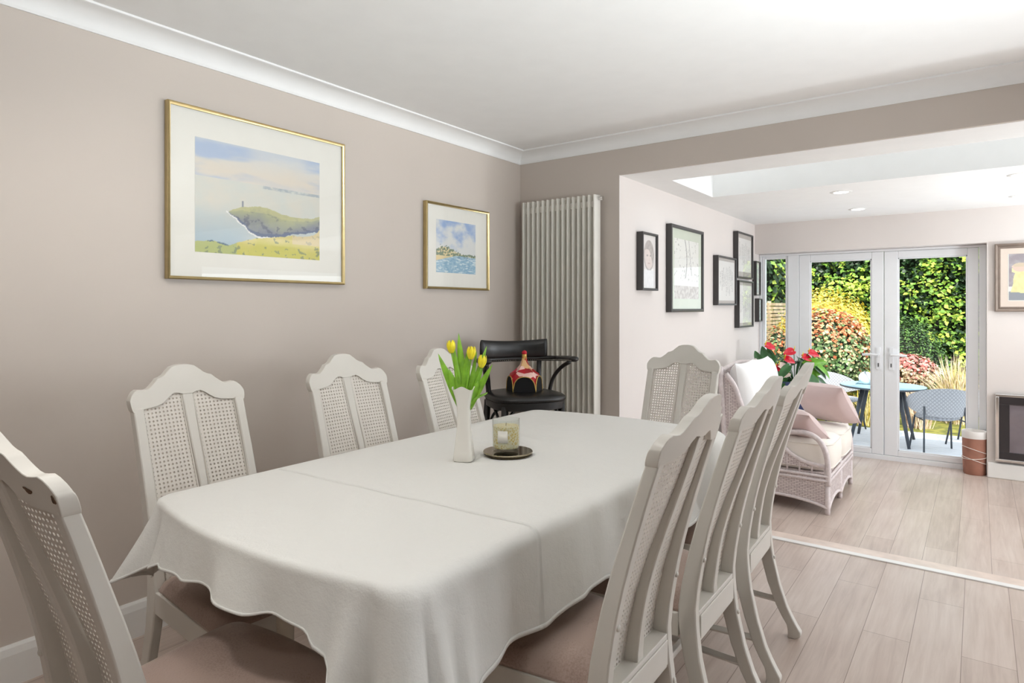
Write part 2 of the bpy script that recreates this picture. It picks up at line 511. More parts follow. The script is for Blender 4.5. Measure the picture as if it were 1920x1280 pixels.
# ------------------------------------------------------------------ mesh helpers
class MB:
    def __init__(s):
        s.v = []
        s.f = []
        s.mi = []
        s.uv = None

    def add(s, vs, fs, mi=0):
        o = len(s.v)
        s.v += [tuple(v) for v in vs]
        s.f += [tuple(i + o for i in f) for f in fs]
        s.mi += [mi] * len(fs)
        return s

    def box(s, x0, x1, y0, y1, z0, z1, mi=0, mat=None):
        vs = [(x, y, z) for x in (x0, x1) for y in (y0, y1) for z in (z0, z1)]
        if mat is not None:
            vs = [tuple(mat @ Vector(v)) for v in vs]
        return s.add(vs, [(0, 1, 3, 2), (4, 6, 7, 5), (0, 4, 5, 1), (2, 3, 7, 6), (0, 2, 6, 4), (1, 5, 7, 3)], mi)

    def loft(s, rings, closed=True, caps=True, mi=0):
        n = len(rings[0])
        vs = [p for r in rings for p in r]
        fs = []
        for i in range(len(rings) - 1):
            for j in range(n if closed else n - 1):
                k = (j + 1) % n
                fs.append((i * n + j, i * n + k, (i + 1) * n + k, (i + 1) * n + j))
        if caps and closed:
            fs.append(tuple(range(n - 1, -1, -1)))
            fs.append(tuple((len(rings) - 1) * n + j for j in range(n)))
        return s.add(vs, fs, mi)

    def tube(s, pts, r, n=8, closed=False, caps=True, mi=0):
        pts = [Vector(p) for p in pts]
        m = len(pts)
        rr = r if isinstance(r, (list, tuple)) else [r] * m
        rings = []
        up = None
        for i, p in enumerate(pts):
            if closed:
                t = pts[(i + 1) % m] - pts[i - 1]
            else:
                t = pts[min(i + 1, m - 1)] - pts[max(i - 1, 0)]
            t.normalize()
            if up is None:
                up = Vector((0, 0, 1)) if abs(t.z) < 0.9 else Vector((1, 0, 0))
            a = t.cross(up)
            if a.length < 1e-5:
                a = t.orthogonal()
            a.normalize()
            b = a.cross(t).normalized()
            up = b
            rings.append([tuple(p + (a * math.cos(2 * PI * k / n) + b * math.sin(2 * PI * k / n)) * rr[i]) for k in range(n)])
        if closed:
            rings.append(rings[0])
        return s.loft(rings, True, caps and not closed, mi)

    def lathe(s, prof, n=32, center=(0, 0, 0), mi=0, caps=True):
        rings = [[(center[0] + r * math.cos(2 * PI * k / n), center[1] + r * math.sin(2 * PI * k / n), center[2] + z) for k in range(n)] for r, z in prof]
        return s.loft(rings, True, caps, mi)

    def ball(s, c, r, n=12, m=8, mi=0):
        rx, ry, rz = r if isinstance(r, (tuple, list)) else (r, r, r)
        rings = []
        for i in range(1, m):
            a = -PI / 2 + PI * i / m
            rings.append([(c[0] + rx * math.cos(a) * math.cos(2 * PI * k / n), c[1] + ry * math.cos(a) * math.sin(2 * PI * k / n), c[2] + rz * math.sin(a)) for k in range(n)])
        return s.loft(rings, True, True, mi)

    def grid(s, fn, nu, nv, mi=0):
        vs = [fn(i / nu, j / nv) for j in range(nv + 1) for i in range(nu + 1)]
        fs = [(j * (nu + 1) + i, j * (nu + 1) + i + 1, (j + 1) * (nu + 1) + i + 1, (j + 1) * (nu + 1) + i) for j in range(nv) for i in range(nu)]
        return s.add(vs, fs, mi)

    def build(s, name, mat, parent=None, smooth=False, bevel=0, seg=2, solid=0, sub=0, loc=None, uv=None, recalc=False):
        me = bpy.data.meshes.new(name)
        me.from_pydata(s.v, [], s.f)
        me.update()
        if recalc:
            import bmesh
            bm = bmesh.new()
            bm.from_mesh(me)
            bmesh.ops.recalc_face_normals(bm, faces=bm.faces)
            bm.to_mesh(me)
            bm.free()
        for m_ in (mat if isinstance(mat, (list, tuple)) else [mat]):
            me.materials.append(m_)
        if isinstance(mat, (list, tuple)):
            me.polygons.foreach_set('material_index', s.mi)
        if uv:
            l = me.uv_layers.new(name='UVMap')
            for lp in me.loops:
                l.data[lp.index].uv = uv(me.vertices[lp.vertex_index].co)
        if smooth:
            me.polygons.foreach_set('use_smooth', [True] * len(me.polygons))
            if smooth != 'all':
                me.set_sharp_from_angle(angle=math.radians(smooth if smooth is not True else 40))
        o = bpy.data.objects.new(name, me)
        C.objects.link(o)
        if parent is not None:
            o.parent = parent
        if loc is not None:
            o.location = loc
        if solid:
            md = o.modifiers.new('solid', 'SOLIDIFY')
            md.thickness = abs(solid)
            md.offset = 0
        if bevel:
            md = o.modifiers.new('bevel', 'BEVEL')
            md.width = bevel
            md.segments = seg
            md.limit_method = 'ANGLE'
            md.angle_limit = math.radians(35)
            md.harden_normals = False
        if sub:
            md = o.modifiers.new('sub', 'SUBSURF')
            md.levels = md.render_levels = sub
        return o


def thing(name, label, cat, loc=(0, 0, 0), rz=0, group=None):
    o = bpy.data.objects.new(name, None)
    C.objects.link(o)
    o.location = loc
    o.rotation_euler = (0, 0, rz)
    o.empty_display_size = 0.1
    return tag(o, label, cat, group)


def tag(o, label, cat, group=None, kind=None):
    o['label'] = label
    o['category'] = cat
    if group:
        o['group'] = group
    if kind:
        o['kind'] = kind
    return o


def struct(o):
    o['kind'] = 'structure'
    return o


def kids(o):
    return [c for c in bpy.data.objects if c.parent is o]


def copy_tree(o, parent=None):
    c = o.copy()
    C.objects.link(c)
    if parent is not None:
        c.parent = parent
    for ch in kids(o):
        copy_tree(ch, c)
    return c


def interp(tab, x):
    if x <= tab[0][0]:
        return tab[0][1]
    for (a, b), (c, d) in zip(tab, tab[1:]):
        if x <= c:
            return b + (d - b) * (x - a) / (c - a)
    return tab[-1][1]


def smooth_path(pts, n=6):
    P = [Vector(p) for p in pts]
    P = [P[0] * 2 - P[1]] + P + [P[-1] * 2 - P[-2]]
    out = []
    for i in range(1, len(P) - 2):
        for k in range(n):
            t = k / n
            a, b, c, d = P[i - 1:i + 3]
            out.append(0.5 * ((2 * b) + (c - a) * t + (2 * a - 5 * b + 4 * c - d) * t * t + (3 * b - a - 3 * c + d) * t ** 3))
    out.append(P[-2])
    return out


# ------------------------------------------------------------------ setting
XL, YB, XR, YR = -2.646, 3.694, 2.45, -2.5      # dining room
ZC = 2.373
XE, YE, ZE, XER = -1.86, 6.76, 2.13, 2.6         # extension
ZF = -0.164
YD = 6.95                                        # plane of the doors

struct(MB().box(XL - 0.15, XR + 0.15, YR - 0.15, YB, -0.12, 0).build('floor', M['floor_dining']))
o = struct(MB().box(XE - 0.15, XER + 0.15, YB + 0.13, YD + 0.08, ZF - 0.1, ZF).build('floor', M['floor_ext']))
struct(MB().box(XE, XER, YB + 0.0, YB + 0.13, ZF, -0.001).build('trim_1', M['nosing'], bevel=0.006))
struct(MB().box(XE, XER, YB - 0.022, YB + 0.020, -0.01, 0.006).build('trim_2', M['alu'], bevel=0.003))
struct(MB().box(XL - 0.15, XR + 0.15, YR - 0.15, YB + 0.3, ZC, ZC + 0.2).build('ceiling', M['ceiling']))
struct(MB().box(XL - 0.15, XL, YR - 0.15, YB + 0.3, -0.1, ZC).build('wall_left', M['wall_taupe']))
# back wall pier left of the opening and the beam over it (taupe face, pale reveal)
struct(MB().box(XL, XE - 0.003, YB, YB + 0.3, -0.12, ZC).build('wall_back', M['wall_taupe']))
struct(MB().box(XE - 0.003, XR + 0.15, YB, YB + 0.02, ZE + 0.001, ZC).build('wall_beam', M['wall_taupe']))
# unseen rear wall, closed to cut the light from behind, right wall with window opening
b = MB()
b.box(XL, XR, YR - 0.15, YR, -0.1, 0.8).box(XL, XR, YR - 0.15, YR, 2.0, ZC)
b.box(XL, XR, YR - 0.15, YR, 0.8, 2.0)
struct(b.build('wall_rear', M['wall_dark']))
b = MB()
b.box(XR, XR + 0.15, YR, YB, -0.1, 0.6).box(XR, XR + 0.15, YR, YB, 2.1, ZC)
b.box(XR, XR + 0.15, YR, 2.4, 0.6, 2.1).box(XR, XR + 0.15, 3.4, YB, 0.6, 2.1)
struct(b.build('wall_right', M['wall_dark']))
for nm, box in (('window_2', (XR + 0.06, XR + 0.12, 2.4, 3.4, 0.6, 2.1)),):
    x0, x1, y0, y1, z0, z1 = box
    b = MB()
    if x1 - x0 > y1 - y0:
        b.box(x0, x1, y0, y1, z0, z0 + 0.06).box(x0, x1, y0, y1, z1 - 0.06, z1)
        for q in (x0, (x0 + x1) / 2 - 0.03, x1 - 0.06):
            b.box(q, q + 0.06, y0, y1, z0 + 0.06, z1 - 0.06)
    else:
        b.box(x0, x1, y0, y1, z0, z0 + 0.06).box(x0, x1, y0, y1, z1 - 0.06, z1)
        for q in (y0, (y0 + y1) / 2 - 0.03, y1 - 0.06):
            b.box(x0, x1, q, q + 0.06, z0 + 0.06, z1 - 0.06)
    struct(b.build(nm, M['upvc']))

# extension shell
struct(MB().box(XE - 0.0028, XE, YB - 0.0, YB + 0.301, ZF - 0.1, ZE).box(XE - 0.15, XE, YB + 0.301, YD + 0.08, ZF - 0.1, ZE + 0.4).build('wall_extension_left', M['wall_pink']))
b = MB()
b.box(XE, XER, YE, YD + 0.08, 1.832, ZE)                 # lintel over the doors
b.box(0.058, XER, YE, YD + 0.08, ZF - 0.1, 1.832)
struct(b.build('wall_far', M['wall_pink']))
b = MB()
b.box(XER, XER + 0.15, YB, YD, ZF, 0.3).box(XER, XER + 0.15, YB, YD, 1.8, ZE)
b.box(XER, XER + 0.15, YB, 4.1, 0.3, 1.8).box(XER, XER + 0.15, 6.3, YD, 0.3, 1.8)
struct(b.build('wall_extension_right', M['wall_pink']))
SX0, SX1, SY0, SY1 = -1.655, 1.75, 4.06, 4.87
b = MB()
b.box(XE, XER + 0.15, YB + 0.02, SY0, ZE, ZE + 0.42).box(XE, XER + 0.15, SY1, YD + 0.08, ZE, ZE + 0.42)
b.box(XE, SX0, SY0, SY1, ZE, ZE + 0.42).box(SX1, XER + 0.15, SY0, SY1, ZE, ZE + 0.42)
struct(b.build('ceiling', M['ceiling']))
b = MB()
for x in (SX0, -0.52, 0.62, SX1 - 0.05):
    b.box(x, x + 0.05, SY0, SY1, ZE + 0.43, ZE + 0.49)
b.box(SX0, SX1, SY0 - 0.03, SY0 + 0.03, ZE + 0.42, ZE + 0.5).box(SX0, SX1, SY1 - 0.03, SY1 + 0.03, ZE + 0.42, ZE + 0.5)
sk = struct(b.build('window_4', M['upvc']))
MB().grid(lambda u, v: (SX0 + u * (SX1 - SX0), SY1 - v * (SY1 - SY0), ZE + 0.46), 1, 1).build('pane', M['glass'], sk)
# first floor of the house above the dining room
struct(MB().box(-6, 6, YR, YB + 0.3, ZC + 0.2, 5.6).build('wall_upper', M['render_wall']))
MPORT = []
for loc, d, sx, sy in (((-0.9, YD + 0.12, 0.83), (0, -1, 0), 1.9, 2.0), (((SX0 + SX1) / 2, (SY0 + SY1) / 2, ZE + 0.6), (0, 0, -1), 3.3, 0.8)):
    l = light('daylight_portal', 'AREA', loc, d, 1, shape='RECTANGLE', size=sx, size_y=sy)
    l.data.cycles.is_portal = True

# coving
def cove(sign_pts, name):
    prof = [(0, -0.075), (0.006, -0.075), (0.01, -0.066)]
    for k in range(9):
        a = k / 8 * PI / 2
        prof.append((0.094 - 0.084 * math.cos(a), -0.066 + 0.056 * math.sin(a) if k < 8 else -0.01))
    prof += [(0.1, -0.008), (0.1, 0)]
    return prof


prof = cove(None, None)
z0 = ZC
a = [[(XL + d, YR, z0 + h) for d, h in prof] + [(XL, YR, z0)], [(XL + d, YB - d, z0 + h) for d, h in prof] + [(XL, YB, z0)]]
struct(MB().loft(a, True, True).build('trim_3', M['ceiling'], smooth=30, recalc=True))
a = [[(XL + d, YB - d, z0 + h) for d, h in prof] + [(XL, YB, z0)], [(XR, YB - d, z0 + h) for d, h in prof] + [(XR, YB, z0)]]
struct(MB().loft(a, True, True).build('trim_4', M['ceiling'], smooth=30, recalc=True))
# skirting
sk_p = [(0, 0), (0.018, 0), (0.018, 0.105), (0.012, 0.128), (0.006, 0.137), (0, 0.137)]
struct(MB().loft([[(XL + d, YR, h) for d, h in sk_p], [(XL + d, YB, h) for d, h in sk_p]]).build('baseboard_left', M['trim'], recalc=True))
struct(MB().loft([[(XL + 0.018, YB - d, h) for d, h in sk_p], [(XE, YB - d, h) for d, h in sk_p]]).build('baseboard_back', M['trim'], recalc=True))
struct(MB().loft([[(XE + d, YB + 0.1, ZF + h) for d, h in sk_p], [(XE + d, YD, ZF + h) for d, h in sk_p]]).build('baseboard_extension', M['trim'], recalc=True))
struct(MB().box(0.062, XER, YE - 0.03, YE, ZF, -0.035).build('baseboard_far', M['trim'], bevel=0.006))

# french doors and sidelight
ZT, ZS = 1.83, -0.2
b = MB()
y0, y1 = YD - 0.035, YD + 0.04
b.box(XE + 0.001, 0.057, y0, y1, ZT - 0.022, ZT)
b.box(XE + 0.001, 0.057, y0, y1 + 0.05, ZF - 0.03, ZF + 0.045)
b.box(XE + 0.001, XE + 0.028, y0, y1, ZF + 0.045, ZT - 0.022)
b.box(-1.575, -1.47, y0, y1, ZF + 0.045, ZT - 0.022)
b.box(0.004, 0.057, y0, y1, ZF + 0.045, ZT - 0.022)
struct(b.build('trim_5', M['upvc'], bevel=0.004))
b = MB()
b.box(-1.83, -1.80, y0 + .01, y1 - .01, ZF + .045, ZT - .022).box(-1.60, -1.576, y0 + .01, y1 - .01, ZF + .045, ZT - .022)
b.box(-1.80, -1.60, y0 + .01, y1 - .01, ZT - .05, ZT - .022).box(-1.80, -1.60, y0 + .01, y1 - .01, ZF + .045, ZF + .10)
w = struct(b.build('window_1', M['upvc'], bevel=0.003))
MB().grid(lambda u, v: (-1.80 + 0.2 * u, YD, ZF + .1 + v * (ZT - .05 - ZF - .1)), 1, 1).build('pane', M['glass'], w)


def door(x0, x1, gx0, gx1, name, hx, hdir):
    b = MB()
    a0, a1 = YD - 0.03, YD + 0.03
    zb, zt = ZF + 0.047, ZT - 0.024
    gz0, gz1 = -0.068, 1.742
    b.box(x0, gx0, a0, a1, zb, zt).box(gx1, x1, a0, a1, zb, zt)
    b.box(gx0, gx1, a0, a1, zb, gz0).box(gx0, gx1, a0, a1, gz1, zt)
    d = struct(b.build(name, M['upvc'], bevel=0.005))
    bd = MB()
    bd.box(gx0, gx0 + .012, a0 + .008, a0 + .02, gz0, gz1).box(gx1 - .012, gx1, a0 + .008, a0 + .02, gz0, gz1)
    bd.box(gx0, gx1, a0 + .008, a0 + .02, gz0, gz0 + .012).box(gx0, gx1, a0 + .008, a0 + .02, gz1 - .012, gz1)
    bd.build('glazing_bead', M['upvc'], d, bevel=0.002)
    MB().grid(lambda u, v: (gx0 + (gx1 - gx0) * u, YD, gz0 + v * (gz1 - gz0)), 1, 1).build('pane', M['glass'], d)
    h = MB()
    h.box(hx - .016, hx + .016, a0 - .012, a0 + .001, 0.69, 0.90)
    h.tube([(hx, a0, .83), (hx, a0 - .05, .83)], .01, 8)
    h.tube(smooth_path([(hx, a0 - .05, .83), (hx + hdir * .05, a0 - .055, .832), (hx + hdir * .13, a0 - .05, .828)]), .011, 8)
    hh = h.build('door_handle', M['upvc'], d, smooth=True)
    MB().box(hx - .005, hx + .005, a0 - .0145, a0 - .011, 0.715, 0.75).build('keyhole', M['gasket'], hh)
    return d


door(-1.468, -0.722, -1.366, -0.823, 'door_1', -0.765, -1)
door(-0.718, 0.002, -0.607, -0.078, 'door_2', -0.66, 1)

# ceiling downlights
for i, (x, y, lab) in enumerate(((-0.817, 5.21, 'round recessed ceiling downlight nearer the camera, left pair over the sofa'), (-0.84, 6.2, 'round recessed ceiling downlight close to the doors, left pair'),
                     (0.22, 5.2, 'round recessed ceiling downlight cut by the right edge of the photo, nearer one'), (0.26, 6.2, 'round recessed ceiling downlight cut by the right edge of the photo, further one'))):
    t = thing('ceiling_downlight', lab, 'light', (x, y, ZE), 0, 'recessed downlights in the extension ceiling')
    MB().lathe([(0.05, -0.004), (0.07, -0.004), (0.075, 0.0), (0.05, 0.0)], 32, caps=False).build('bezel', M['trim'], t, smooth=True)
    MB().lathe([(0.0005, -0.003), (0.052, -0.003), (0.052, -0.001)], 32).build('diffuser', M['downlight'], t)
    light('downlight_lamp', 'SPOT', (x, y, ZE - 0.02), (0, 0, -1), 7, (1, 0.96, 0.9), spot_size=2.4, spot_blend=0.8, shadow_soft_size=0.05)


# ------------------------------------------------------------------ dining chairs (local +Y is the seat side)
YRT = [(0, -.108), (.018, -.116), (.035, -.108), (.06, -.090), (.12, -.061), (.2, -.035), (.3, -.012), (.38, -.002), (.44, 0), (.5, -.006), (.6, -.022), (.7, -.045), (.8, -.073), (.9, -.103), (.98, -.129), (1.083, -.165)]
DPT = [(0, .046), (.02, .052), (.05, .038), (.1, .04), (.2, .044), (.4, .052), (.6, .042), (.8, .034), (.98, .03), (1.083, .03)]
yr = lambda z: interp(YRT, z)
dp = lambda z: interp(DPT, z)
TOP = [(0, 1.083), (.02, 1.082), (.039, 1.077), (.055, 1.064), (.068, 1.052), (.08, 1.046), (.092, 1.043), (.104, 1.031), (.116, 1.021), (.126, 1.014), (.136, 1.011), (.150, 1.012), (.165, 1.014), (.175, 1.009), (.184, 1.000), (.189, .992), (.1935, .982)]
BOT = [(0, .985), (.016, .985), (.03, .99), (.045, .992), (.06, .984), (.075, .972), (.09, .962), (.11, .956), (.14, .953), (.156, .952), (.184, .946), (.187, .946), (.190, .952), (.192, .961), (.1935, .973)]


def bowy(x, z):
    k = max(0, min(1, (z - .55) / .42))
    return -.020 * (1 - (x / .19) ** 2) * k * k * (3 - 2 * k)


def make_chair():
    t = thing('dining_chair', 'x', 'chair')
    for s in (-1, 1):
        b = MB()
        zs = [0, .015, .03, .05, .08, .12, .16, .2, .25, .3, .35, .4, .44, .5, .56, .62, .68, .74, .8, .86, .91, .958]
        rings = []
        for z in zs:
            w = interp([(0, .016), (.3, .015), (.5, .0165), (1, .0155)], z)
            cx = s * interp([(0, .182), (.2, .174), (.4, .173), (.98, .171)], z)
            y0, y1 = yr(z), yr(z) + dp(z)
            if z < .02:
                y0 += (.02 - z) * 1.0
            rings.append([(cx - w, y0, z), (cx + w, y0, z), (cx + w, y1, z), (cx - w, y1, z)])
        b.loft(rings)
        o = b.build('rear_leg', M['paint'], t, smooth=35, bevel=.004, recalc=True)
        for z in (.58, .30) if s > 0 else (.58,):
            MB().ball((s * .172, yr(z) - .001, z), (.008, .005, .008), 10, 6).build('screw_cap', M['paint'], o, smooth='all')
    xs = sorted(set([x for x, _ in TOP] + [x for x, _ in BOT] + [.01, .05, .1, .145, .17, .18]))
    xs = [-x for x in xs[::-1] if x > 0] + xs
    rings = []
    for x in xs:
        zt, zb = interp(TOP, abs(x)), interp(BOT, abs(x))
        zs = [zt, zt, (zt + zb) / 2, zb, zb, (zt + zb) / 2]
        q = bowy(x, .98) + .002
        rings.append([(x, yr(zt) + .001 + q, zt), (x, yr(zt) + .027 + q, zt), (x, yr(zs[2]) + .029 + q, zs[2]), (x, yr(zb) + .029 + q, zb), (x, yr(zb) + q, zb), (x, yr(zs[2]) + q, zs[2])])
    MB().loft(rings).build('top_rail', M['paint'], t, smooth=42, bevel=.0035, recalc=True)
    b = MB()
    rings = []
    for i in range(15):
        z = .40 + .59 * i / 14
        w = interp([(.4, .019), (.7, .013), (.99, .019)], z)
        q = bowy(0, z)
        rings.append([(-w, yr(z) + .005 + q, z), (w, yr(z) + .005 + q, z), (w, yr(z) + dp(z) - .001 + q, z), (-w, yr(z) + dp(z) - .001 + q, z)])
    b.loft(rings).build('center_stile', M['paint'], t, smooth=35, bevel=.004, recalc=True)
    b = MB()
    b.box(-.157, .157, .0, .05, .337, .425).box(-.152, .152, -.004, .0, .347, .412)
    b.build('lower_rail', M['paint'], t, bevel=.003)
    # cane: one sheet per panel, every hole cut
    for s in (-1, 1):
        b = MB()
        nx, x0, x1 = 11, .0165, .1575
        cw = (x1 - x0) / nx
        nz_ = 46
        z0, ch = .425, .0126
        for i in range(nx):
            for j in range(nz_):
                cx, cz = x0 + (i + .5) * cw, z0 + (j + .5) * ch
                if cz > interp(BOT, cx) + .012:
                    continue
                hw, hh = cw / 2, ch / 2
                out = [(1, 0), (1, 1), (0, 1), (-1, 1), (-1, 0), (-1, -1), (0, -1), (1, -1)]
                r = .0034
                if i == 0 or i == nx - 1:
                    r = .0022
                pts = [(cx + a * hw, cz + c * hh) for a, c in out] + [(cx + r * math.cos(k * PI / 4), cz + r * math.sin(k * PI / 4)) for k in range(8)]
                vs = [(s * x, yr(z) + dp(z) - .010 + bowy(x, z), z) for x, z in pts]
                b.add(vs, [(k, (k + 1) % 8, 8 + (k + 1) % 8, 8 + k) for k in range(8)])
        b.build('cane_panel', M['cane'], t, solid=.003)
        e = MB()     # spline bead round the panel
        for xx in (x0 + .004, x1 - .004):
            e.tube([(s * xx, yr(z) + dp(z) - .007 + bowy(xx, z), z) for z in [.43 + .05 * k for k in range(int((interp(BOT, xx) - .43) / .05) + 1)] + [interp(BOT, xx)]], .0022, 6)
        e.build('spline', M['cane'], t, smooth='all')
    # seat
    hw = lambda v: .178 + (.226 - .178) * v
    b = MB()
    def seat_top(u, v):
        s, q = 2 * u - 1, 2 * v - 1
        s2 = math.copysign(abs(s) ** .8, s)
        q2 = math.copysign(abs(q) ** .8, q)
        e = ((1 - abs(s2) ** 7) * (1 - abs(q2) ** 7)) ** .5
        y = .045 + (q2 + 1) / 2 * .40
        bow = .02 * (1 - s2 * s2) * max(0, q2)
        return (s2 * hw((q2 + 1) / 2), y + bow, .425 + .045 * e + .008 * (1 - s * s) * (1 - q * q))
    b.grid(seat_top, 26, 26)
    b.grid(lambda u, v: (lambda p: (p[0] * .995, p[1], .418))(seat_top(u, 1 - v)), 26, 26)
    # rim
    n = 26
    edge = [seat_top(i / n, 0) for i in range(n)] + [seat_top(1, i / n) for i in range(n)] + [seat_top(1 - i / n, 1) for i in range(n)] + [seat_top(0, 1 - i / n) for i in range(n)]
    b.loft([edge, [(x * .995, y, .418) for x, y, z in edge]], True, False)
    b.build('seat', M['seat'], t, smooth='all', recalc=True)
    b = MB()
    b.box(-.205, .205, .425, .447, .352, .418)
    for s in (-1, 1):
        b.add([(s * x, y, z) for x, y, z in ((.188, .05, .352), (.168, .05, .352), (.203, .43, .352), (.223, .43, .352), (.188, .05, .418), (.168, .05, .418), (.203, .43, .418), (.223, .43, .418))],
              [(0, 1, 2, 3), (4, 7, 6, 5), (0, 3, 7, 4), (1, 5, 6, 2), (0, 4, 5, 1), (3, 2, 6, 7)])
    b.build('seat_frame', M['paint'], t, bevel=.003, recalc=True)
    for s in (-1, 1):
        b = MB()
        rings = []
        for z, w in ((0, .013), (.02, .015), (.15, .0165), (.3, .019), (.4, .021), (.417, .021)):
            cx = s * .2085
            rings.append([(cx - w, .426 - w, z), (cx + w, .426 - w, z), (cx + w, .426 + w, z), (cx - w, .426 + w, z)])
        b.loft(rings).build('front_leg', M['paint'], t, bevel=.003, recalc=True)
        q = MB().tube([(s * .176, -.04, .135), (s * .206, .42, .135)], .013, 4)
        q.build('stretcher', M['paint'], t, bevel=.002)
    MB().box(-.186, .186, .17, .19, .125, .147).build('stretcher', M['paint'], t, bevel=.003)
    return t


chair0 = make_chair()
G = 'white cane-backed dining chairs around the table'
chairs = [
    (-2.057, 1.09, -90 + .8, 'white cane-back dining chair by the left wall, nearest, under the large gold picture'),
    (-2.017, 1.728, -90 - 2.8, 'white cane-back dining chair by the left wall, middle of the three'),
    (-1.931, 2.248, -90 + 2.2, 'white cane-back dining chair by the left wall, furthest, partly behind the tulip vase'),
    (-1.233, 3.06, 180 + .1, 'white cane-back dining chair at the far head of the table, facing the camera'),
    (-.655, 1.423, 90 + .8, 'white cane-back dining chair right of the table, nearest of three seen from behind'),
    (-.634, 1.904, 90 + .7, 'white cane-back dining chair right of the table, middle of three seen from behind'),
    (-.653, 2.442, 90 + 2.0, 'white cane-back dining chair right of the table, furthest, next to the floor step'),
    (-1.362, .495, 2.2, 'white cane-back dining chair cut by the bottom left corner, chipped top rail'),
]
for i, (x, y, r, lab) in enumerate(chairs):
    c = chair0 if i == 0 else copy_tree(chair0)
    c.location = (x, y, 0)
    c.rotation_euler = (0, 0, math.radians(r))
    c['label'] = lab
    c['group'] = G
    last = c
# the bare-wood chips on the near chair's top rail
for (x, z, w, h) in ((.125, .985, .010, .0045), (.186, .976, .0035, .007)):
    b = MB()
    pts = []
    for k in range(12):
        a = 2 * PI * k / 12
        q = 1 + .25 * math.sin(3 * a + x * 50)
        xx, zz = x + w * q * math.cos(a), z + h * q * math.sin(a) - .3 * w * math.cos(a)
        pts.append((xx, yr(zz) + bowy(xx, .98) + .0008, zz))
    b.add(pts + [(p[0], p[1] + .002, p[2]) for p in pts], [tuple(range(12)), tuple(range(23, 11, -1))] + [(k, (k + 1) % 12, 12 + (k + 1) % 12, 12 + k) for k in range(12)])
    b.build('paint_chip', M['chip'], last, recalc=True)['label'] = 'patch of bare brown wood'

# ------------------------------------------------------------------ dining table and cloth
TCX, TCY = -1.345, 1.745
HX, HY = .478, .935


def outline(s):
    """rounded rectangle with bowed ends, s in 0..1 starting at the near-right corner, counter-clockwise; returns point, normal"""
    r = .055
    pts = []
    return None


def outline_pts():
    r = .06
    raw = []
    def side(ax, ay, bx, by, bow, n, nx, ny):
        for k in range(n):
            t = k / n
            o = bow * 4 * t * (1 - t)
            raw.append((ax + (bx - ax) * t + nx * o, ay + (by - ay) * t + ny * o))
    def arc(cx, cy, a0, n):
        for k in range(n):
            a = a0 + PI / 2 * k / n
            raw.append((cx + r * math.cos(a), cy + r * math.sin(a)))
    X, Y = HX, HY
    side(X, -Y + r, X, Y - r, .006, 110, 1, 0)
    arc(X - r, Y - r, 0, 14)
    side(X - r, Y, -X + r, Y, .05, 56, 0, 1)
    arc(-X + r, Y - r, PI / 2, 14)
    side(-X, Y - r, -X, -Y + r, .006, 110, -1, 0)
    arc(-X + r, -Y + r, PI, 14)
    side(-X + r, -Y, X - r, -Y, .05, 56, 0, -1)
    arc(X - r, -Y + r, 1.5 * PI, 14)
    return raw


OP = outline_pts()
NP = len(OP)
NR = []
for i in range(NP):
    ax, ay = OP[(i + 2) % NP][0] - OP[i - 2][0], OP[(i + 2) % NP][1] - OP[i - 2][1]
    l = math.hypot(ax, ay)
    NR.append((ay / l, -ax / l))
tb = thing('dining_table', 'long white-painted dining table hidden under a white tablecloth', 'table', (TCX, TCY, 0))
b = MB()
b.add([(x * .985, y * .985, .757) for x, y in OP] + [(x * .985, y * .985, .728) for x, y in OP],
      [tuple(range(NP)), tuple(range(2 * NP - 1, NP - 1, -1))] + [(k, NP + k, NP + (k + 1) % NP, (k + 1) % NP) for k in range(NP)])
b.build('tabletop', M['table_wood'], tb, recalc=True)
MB().box(-.40, .40, -.84, -.82, .66, .728).box(-.40, .40, .82, .84, .66, .728).box(-.41, -.39, -.82, .82, .66, .728).box(.39, .41, -.82, .82, .66, .728).build('apron', M['table_wood'], tb)
for sx in (-1, 1):
    for sy in (-1, 1):
        b = MB()
        cx, cy = sx * .28, sy * .66
        b.lathe([(.022, 0), (.026, .03), (.02, .06), (.03, .2), (.034, .4), (.024, .56), (.036, .6), (.036, .728)], 20, (cx, cy, 0))
        b.build('leg', M['table_wood'], tb, smooth=True)

